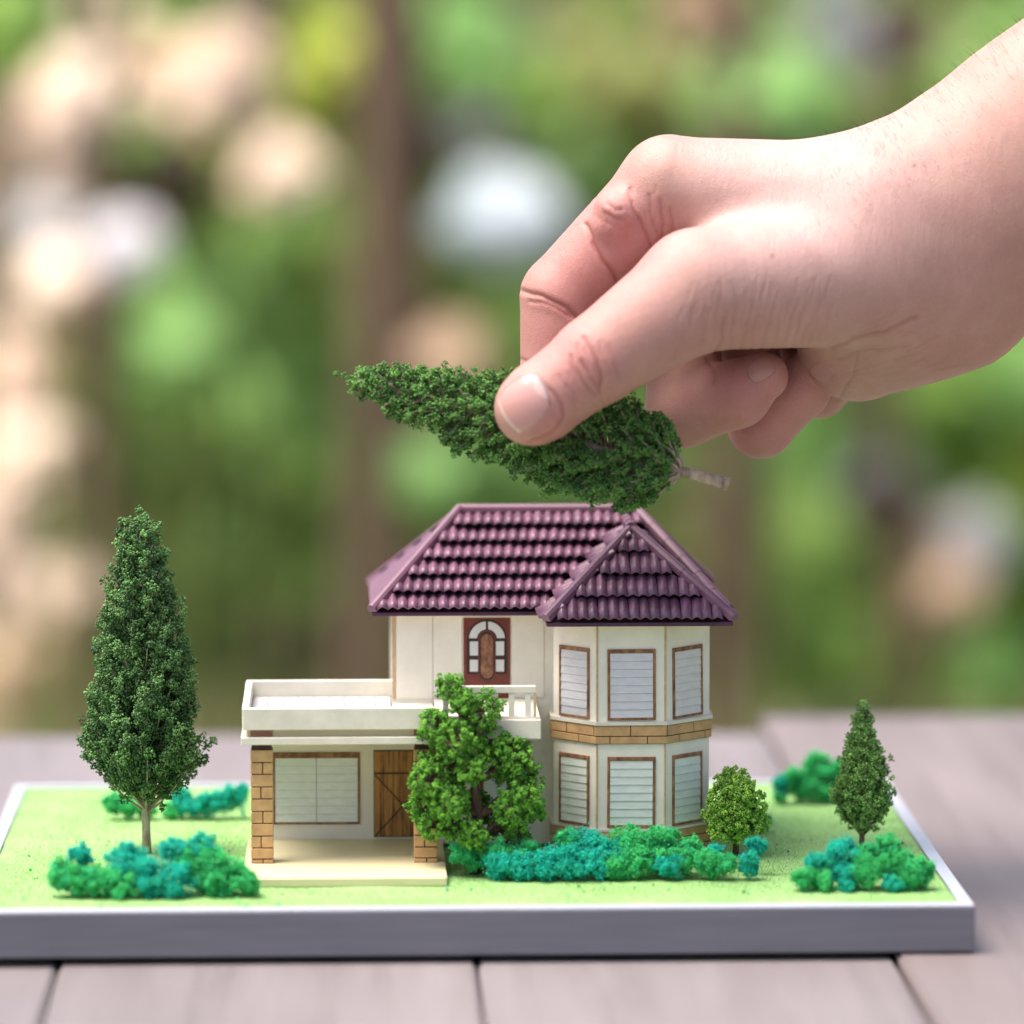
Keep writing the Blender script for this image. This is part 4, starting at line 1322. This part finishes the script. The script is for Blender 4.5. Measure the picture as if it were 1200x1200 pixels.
    hr = np.random.default_rng(6)
    p0 = V[sel] - g[sel] * .01; along = np.array([-.80, .60, 0.])
    tip = p0 + g[sel] * hr.uniform(.10, .24, (len(sel), 1)) + along * hr.uniform(.05, .28, (len(sel), 1)) + hr.normal(0, .05, (len(sel), 3))
    sd = np.cross(tip - p0, [0, 0, 1.]); sd /= np.linalg.norm(sd, axis=1, keepdims=True) + 1e-9
    hv_ = np.stack([p0 - sd * .0032, p0 + sd * .0032, tip], 1).reshape(-1, 3)
    ho = mesh_np('arm_hair', cam_to_world(hv_), np.arange(len(hv_)).reshape(-1, 3), M['hair'], o); ho['kind'] = 'stuff'
    nail(619, 481, 84, (-.86, .50, .03), (-.12, .30, 1.), 31, 31)
    nail(899, 430, -62, (.80, -.55, .35), (.25, .25, 1.), 17, 15, .012, .92)
    nail(960, 419, -122, (.55, -.80, .3), (.25, .1, 1.), 16, 13, .012, .92)
    return o


build_hand()


# ------------------------------------------------------------------ garden behind, far out of focus
def leaf_mass(n, ctr, rad, size, pal, r, face=0., ncl=8, spread=.3):
    """leaves gathered in sprigs; every sprig has a tone of its own"""
    cc = ball(ncl, r, .1) * np.array(rad) * .85
    cid = r.integers(0, ncl, n)
    pos = np.array(ctr) + cc[cid] + r.normal(0, spread * .55, (n, 3)) * np.array(rad)
    a = r.normal(size=(n, 3)); a /= np.linalg.norm(a, axis=1, keepdims=True)
    if face:                                            # leaves turned to the light
        nrm = np.array([-.12, -.66, .74]) + r.normal(0, .10 if face > 1 else .28, (n, 3))
        a = np.cross(nrm, a); a /= np.linalg.norm(a, axis=1, keepdims=True)
        b = np.cross(a, nrm)
    else:
        b = np.cross(a, r.normal(size=(n, 3)))
    b /= np.linalg.norm(b, axis=1, keepdims=True)
    L = (r.uniform(.7, 1.3, n) * size)[:, None]
    nn = np.cross(a, b)
    v = np.stack([pos - a * L, pos + b * L * .42 + nn * L * .12, pos + a * L, pos - b * L * .42 + nn * L * .12], 1).reshape(-1, 3)
    f = np.arange(4 * n).reshape(-1, 4)
    lo = np.array([p[0] for p in pal]); hi = np.array([p[1] for p in pal])
    pk = r.integers(0, len(pal), ncl)
    t = np.clip(r.uniform(0, 1, ncl)[cid] + r.normal(0, .15, n), 0, 1)[:, None]
    c = np.repeat(lo[pk[cid]] * (1 - t) + hi[pk[cid]] * t, 4, 0)
    return v, f, c


def shrub(name, label, cat, px, py, wp, hpx, D, pal, n, size, seed, group, face=0., ncl=8, spread=.3):
    r = np.random.default_rng(seed)
    c = at_d(px, py, D); k = D / FPX
    g = np.array([c[0], c[1], GROUND_Z])
    t = empty(name, g); tag(t, label, cat, group)
    rx, rz = wp * k / 2, hpx * k / 2
    v, f, col = leaf_mass(n, c, (rx, max(rx * .8, 6) if face < 2 else 2., rz), size, pal, r, face, ncl, spread)
    o = mesh_np('leaves', v, f, M['highlight_leaf' if face > 1 else 'leaf'], t, col=col); o['kind'] = 'stuff'
    parts = []
    for i in range(3):
        e = c + ball(1, r)[0] * np.array([rx, rx * .6, rz]) * .6
        s = g + np.array([r.uniform(-3, 3), r.uniform(-3, 3), -1.5])
        m = (s + e) / 2 + np.array([0, 0, (e[2] - s[2]) * .15])
        parts.append(tube_vf([s, m, e], [.26, .20, .10], 5))
    v, f = merge(parts)
    mesh_np('stems', v, f, M['stem'], t)
    return t


def trunk(label, px, D, wp, seed, lean=0.):
    r = np.random.default_rng(seed)
    c = at_d(px, 400, D); w = wp * D / FPX / 2
    g = np.array([c[0], c[1], GROUND_Z - 2])
    t = empty('garden_tree', g); tag(t, label, 'tree', 'tree trunks in the garden behind')
    pts = [g + np.array([lean * i + r.normal(0, .8), r.normal(0, .8), 45. * i]) for i in range(6)]
    v, f = tube_vf(pts, [w * (1.35 if i == 0 else 1.05 - .06 * i) for i in range(6)], 14)
    mesh_np('trunk', v, f, M['bark'], t, smooth=True)
    parts = []
    for i in range(5):
        a = pts[4] + np.array([0, 0, 8. * i]); az = i * 1.4
        parts.append(tube_vf([a, a + np.array([math.cos(az) * 28, math.sin(az) * 28, 26]), a + np.array([math.cos(az) * 55, math.sin(az) * 55, 42])], [w * .4, w * .28, w * .12], 6))
    v, f = merge(parts)
    mesh_np('limbs', v, f, M['bark'], t)


G1 = ((.11, .24, .04), (.38, .60, .12)); G2 = ((.18, .40, .10), (.44, .74, .24)); GY = ((.22, .30, .02), (.48, .56, .07))
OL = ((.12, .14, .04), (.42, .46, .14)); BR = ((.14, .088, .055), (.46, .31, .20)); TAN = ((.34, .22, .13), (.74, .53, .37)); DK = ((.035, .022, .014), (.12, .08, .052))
PEA = ((.80, .60, .46), (.95, .80, .66)); LAV = ((.50, .48, .52), (.76, .73, .77)); WHT = ((.50, .60, .66), (.72, .80, .84)); GRY = ((.16, .17, .19), (.48, .48, .52))
GN = 'shrubs in the garden behind'
# back row: dense mixed thicket
BACK = [
    (-30, 330, 300, 1100, (BR, TAN, PEA, G1), 'brown and peach thicket at the far left edge'), (150, 400, 280, 1000, (BR, G1, G1, OL), 'brown green thicket behind the tallest tree'),
    (330, 420, 260, 1000, (G1, G2, DK, G1, GY), 'mottled green thicket left of the roof'), (480, 400, 230, 1050, (DK, OL, G1, G1), 'dark green thicket just left of the white patch'),
    (640, 420, 260, 1050, (OL, G1, GRY, G2), 'olive and grey thicket straight above the roof'), (820, 380, 260, 1050, (BR, OL, G1, G2), 'olive thicket behind the held tree stem'),
    (1000, 420, 260, 1050, (G1, OL, GRY, G2), 'grey green thicket right of the curled fingers'), (1180, 400, 280, 1050, (G1, OL, G2, GY), 'green thicket at the far right edge'),
]
for i, (x, y, w, h, pal, lab) in enumerate(BACK):
    shrub('thicket', lab + ', out of focus', 'shrub', x, y, w, h, 520 + 22 * (i % 3), pal, 2600, 3.0, 100 + i, GN, 1., 60, .10)
ITEMS = [
    # px, py, w, h, depth, colour, label
    (20, 40, 120, 110, 380, G1, 'green leaf clump in the upper left corner'), (160, 165, 100, 120, 360, G1, 'small green clump between two peach patches, upper left'),
    (400, 90, 140, 180, 350, GY, 'yellow green leaf clump near the top left of centre'), (530, 55, 140, 110, 370, G2, 'bright green clump at top centre'), (250, 200, 60, 130, 390, GY, 'thin yellow green clump under the largest peach patch'),
    (225, 385, 150, 170, 350, G2, 'light green clump left of the held tree tip'), (320, 310, 110, 110, 380, G1, 'green clump below the round peach patch'), (215, 540, 150, 130, 370, G1, 'green clump above the tallest tree'),
    (250, 630, 130, 140, 390, G2, 'fresh green clump right of the tallest tree'), (540, 560, 200, 120, 350, G2, 'vivid green clump behind the roof ridge'), (430, 610, 120, 140, 400, G2, 'green clump left of the roof'),
    (620, 390, 100, 90, 400, G1, 'green clump between white patch and held tree'), (730, 110, 150, 110, 370, OL, 'olive clump above the knuckles'), (905, 115, 170, 100, 350, G2, 'green clump above the wrist'),
    (1110, 500, 150, 130, 360, G1, 'green clump below the wrist at right'), (1185, 430, 90, 110, 390, G2, 'green clump at the right edge'), (950, 640, 110, 130, 390, G1, 'dull green clump below the curled fingers'),
    (800, 660, 80, 160, 400, OL, 'olive clump right of the roof'), (960, 770, 150, 90, 370, G1, 'low green clump above the slender tree'), (1130, 780, 160, 90, 390, G2, 'low green clump at lower right'),
    (130, 760, 130, 110, 390, G1, 'low green clump left of the tallest tree'), (410, 770, 110, 100, 390, OL, 'low olive clump above the carport'), (330, 470, 130, 190, 380, G2, 'tall fresh green clump left of the held tree'),
    (180, 690, 110, 120, 400, G1, 'green clump right behind the tallest tree'), (90, 560, 80, 120, 390, OL, 'olive clump left above the tallest tree'), (350, 640, 90, 120, 400, G1, 'dark green clump above the carport'),
    (205, 215, 60, 100, 345, DK, 'dark brown gap left of the round peach patch'), (478, 165, 60, 170, 345, DK, 'tall dark brown gap left of the white patch'), (440, 340, 50, 110, 365, DK, 'dark brown gap above the held tree tip'),  # dark leaf clumps added to paint the shaded gaps between shrubs
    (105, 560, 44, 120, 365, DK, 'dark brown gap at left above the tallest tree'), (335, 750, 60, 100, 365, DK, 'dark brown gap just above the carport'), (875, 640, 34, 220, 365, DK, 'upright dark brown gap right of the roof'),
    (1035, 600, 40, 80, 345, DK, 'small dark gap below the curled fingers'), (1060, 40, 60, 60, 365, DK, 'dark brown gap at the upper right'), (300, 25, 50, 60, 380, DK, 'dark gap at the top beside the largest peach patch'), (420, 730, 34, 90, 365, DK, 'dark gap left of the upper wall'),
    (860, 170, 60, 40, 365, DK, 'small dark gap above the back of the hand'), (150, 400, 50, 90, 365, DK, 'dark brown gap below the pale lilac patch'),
    (300, 560, 120, 130, 375, G1, 'mid green clump between the tallest tree and the roof'), (120, 470, 90, 110, 385, G1, 'green clump at left below the round peach patch'), (380, 560, 80, 120, 385, G2, 'leafy green clump left of the ridge'), (700, 520, 110, 110, 385, G2, 'green clump under the held tree'),
    (890, 740, 80, 110, 385, G1, 'green clump right of the tower roof'), (1060, 770, 90, 90, 385, OL, 'olive clump above the right hand planks'), (1170, 650, 80, 130, 385, G1, 'green clump at the right edge below the wrist'), (620, 110, 90, 80, 385, G1, 'green clump above the white patch'), (990, 130, 90, 60, 385, OL, 'olive clump above the wrist'),
    (230, 760, 110, 90, 375, G1, 'low green clump between the tallest tree and the carport'), (60, 700, 90, 130, 385, OL, 'olive clump at the left edge beside the tallest tree'), (350, 700, 90, 90, 375, G1, 'green clump above the carport roof'),
    (460, 170, 60, 100, 400, G1, 'narrow green clump left of the white patch'), (690, 40, 80, 90, 420, OL, 'small olive clump at the top centre edge'), (1060, 110, 90, 80, 400, G1, 'small green clump above the forearm'),
]
for i, (x, y, w, h, D, c, lab) in enumerate(ITEMS):
    shrub('garden_shrub', 'blurred ' + lab, 'shrub', x, y, w, h, D, (c,), max(160, int(w * h / 24)), 2.1, 200 + i, GN, 1., 9, .36)
HIGHLIGHTS = [  # added leaf clumps; background highlights put into their peach and tan
    (78, 130, 50, 130, 330, PEA, 'tall pale peach patch at upper left'), (268, 85, 70, 105, 330, PEA, 'largest pale peach patch near the top left'), (325, 200, 52, 52, 320, PEA, 'round peach patch right of the largest one'),
    (62, 330, 46, 46, 320, PEA, 'round peach patch at left below the pale lilac one'), (12, 590, 44, 300, 340, PEA, 'long peach strip down the left edge'), (195, 95, 50, 90, 360, TAN, 'tan patch between two peach patches'),
    (525, 412, 60, 34, 340, TAN, 'tan patch just behind the held tree'), (815, 25, 60, 80, 370, TAN, 'beige patch at the top right of centre'), (1090, 690, 80, 110, 370, TAN, 'tan grey patch right of the curled fingers'),
    (60, 450, 60, 90, 380, TAN, 'tan patch down the left side'), (30, 790, 80, 90, 370, TAN, 'tan patch above the table at left'), (110, 20, 70, 40, 380, PEA, 'small peach patch at the top left edge'), (150, 620, 34, 60, 380, TAN, 'narrow tan patch left above the tallest tree'),
]
for i, (x, y, w, h, D, c, lab) in enumerate(HIGHLIGHTS):
    shrub('highlight_clump', 'blurred ' + lab, 'highlight patch', x, y, w, h, D, (c,), max(220, int(w * h / 6)), 1.7, 300 + i, 'highlight patches in the garden behind', 2., 9, .34)
PALE = [  # added leaf clumps; blurred discs of light put into their colour
    (145, 292, 46, 52, 320, LAV, 'pale lilac patch in the left background'), (58, 258, 44, 44, 350, LAV, 'dull lilac patch above the round peach one'), (586, 254, 128, 76, 330, WHT, 'big bluish white patch left of the knuckles'),
    (235, 120, 30, 34, 330, PEA, 'small peach disc left of the largest peach patch'), (40, 520, 34, 40, 330, PEA, 'small peach disc near the left edge'), (70, 690, 34, 40, 330, PEA, 'small peach disc left of the tallest tree top'), (1110, 690, 34, 40, 340, TAN, 'small tan disc far right'), (130, 120, 26, 40, 340, PEA, 'small peach disc beside the tall peach patch'), (395, 60, 34, 34, 330, GY, 'small yellow disc near the top'), (220, 400, 36, 36, 330, G2, 'small bright green disc in the left background'), (500, 550, 40, 36, 330, G2, 'small bright green disc above the roof ridge'), (915, 110, 40, 30, 330, G2, 'small bright green disc above the wrist'),
    (1040, 570, 60, 60, 360, GRY, 'grey patch below the curled fingers'), (1130, 640, 60, 70, 370, LAV, 'faint lilac patch at right'), (1000, 60, 80, 80, 390, GRY, 'grey patch at the upper right'), (560, 140, 70, 70, 400, GRY, 'blue grey patch left of the knuckles'),
]
for i, (x, y, w, h, D, c, lab) in enumerate(PALE):
    shrub('bokeh_clump', 'blurred ' + lab, 'bokeh', x, y, w, h, D, (c,), max(240, int(w * h / 5)), 1.7, 400 + i, 'pale blossom clumps in the garden behind', 2., 8, .32)
_r = np.random.default_rng(900)                        # far hedge that closes the garden on every side
hv, hf, hc, kk = [], [], [], 0
for i in range(46):
    a = math.radians(-62 + i * 124 / 45)
    ctr = np.array([math.sin(a) * 640, -40 + math.cos(a) * 700, GROUND_Z + 62 + _r.normal(0, 8)])
    v, f, c = leaf_mass(620, ctr, (30, 22, 78), 4.0, (G1, OL, G2, DK, G1), _r, 1., 16, .2)
    hv.append(v); hf.append(f + kk); hc.append(c); kk += len(v)
hedge = mesh_np('hedge_foliage', np.vstack(hv), np.vstack(hf), M['leaf'], None, col=np.vstack(hc), loc=(0, 600, GROUND_Z))
tag(hedge, 'far out of focus hedge of mixed leaves closing the garden', 'hedge', None, 'stuff')
for i, (x, D, w, lab) in enumerate(((425, 330, 62, 'blurred dark tree trunk left of the roof'), (112, 335, 40, 'blurred dark trunk behind the tallest tree'), (322, 400, 44, 'blurred brown trunk above the carport'),
                                    (865, 335, 44, 'blurred brown trunk right of the roof'), (478, 345, 46, 'blurred dark trunk under the white patch'), (1035, 350, 26, 'blurred thin dark trunk right of the curled fingers'))):
    trunk(lab, x, D, w, 500 + i)

SC.render.film_transparent = False
SC.cycles.use_denoising = True
SC.cycles.max_bounces = 8
SC.cycles.transparent_max_bounces = 4
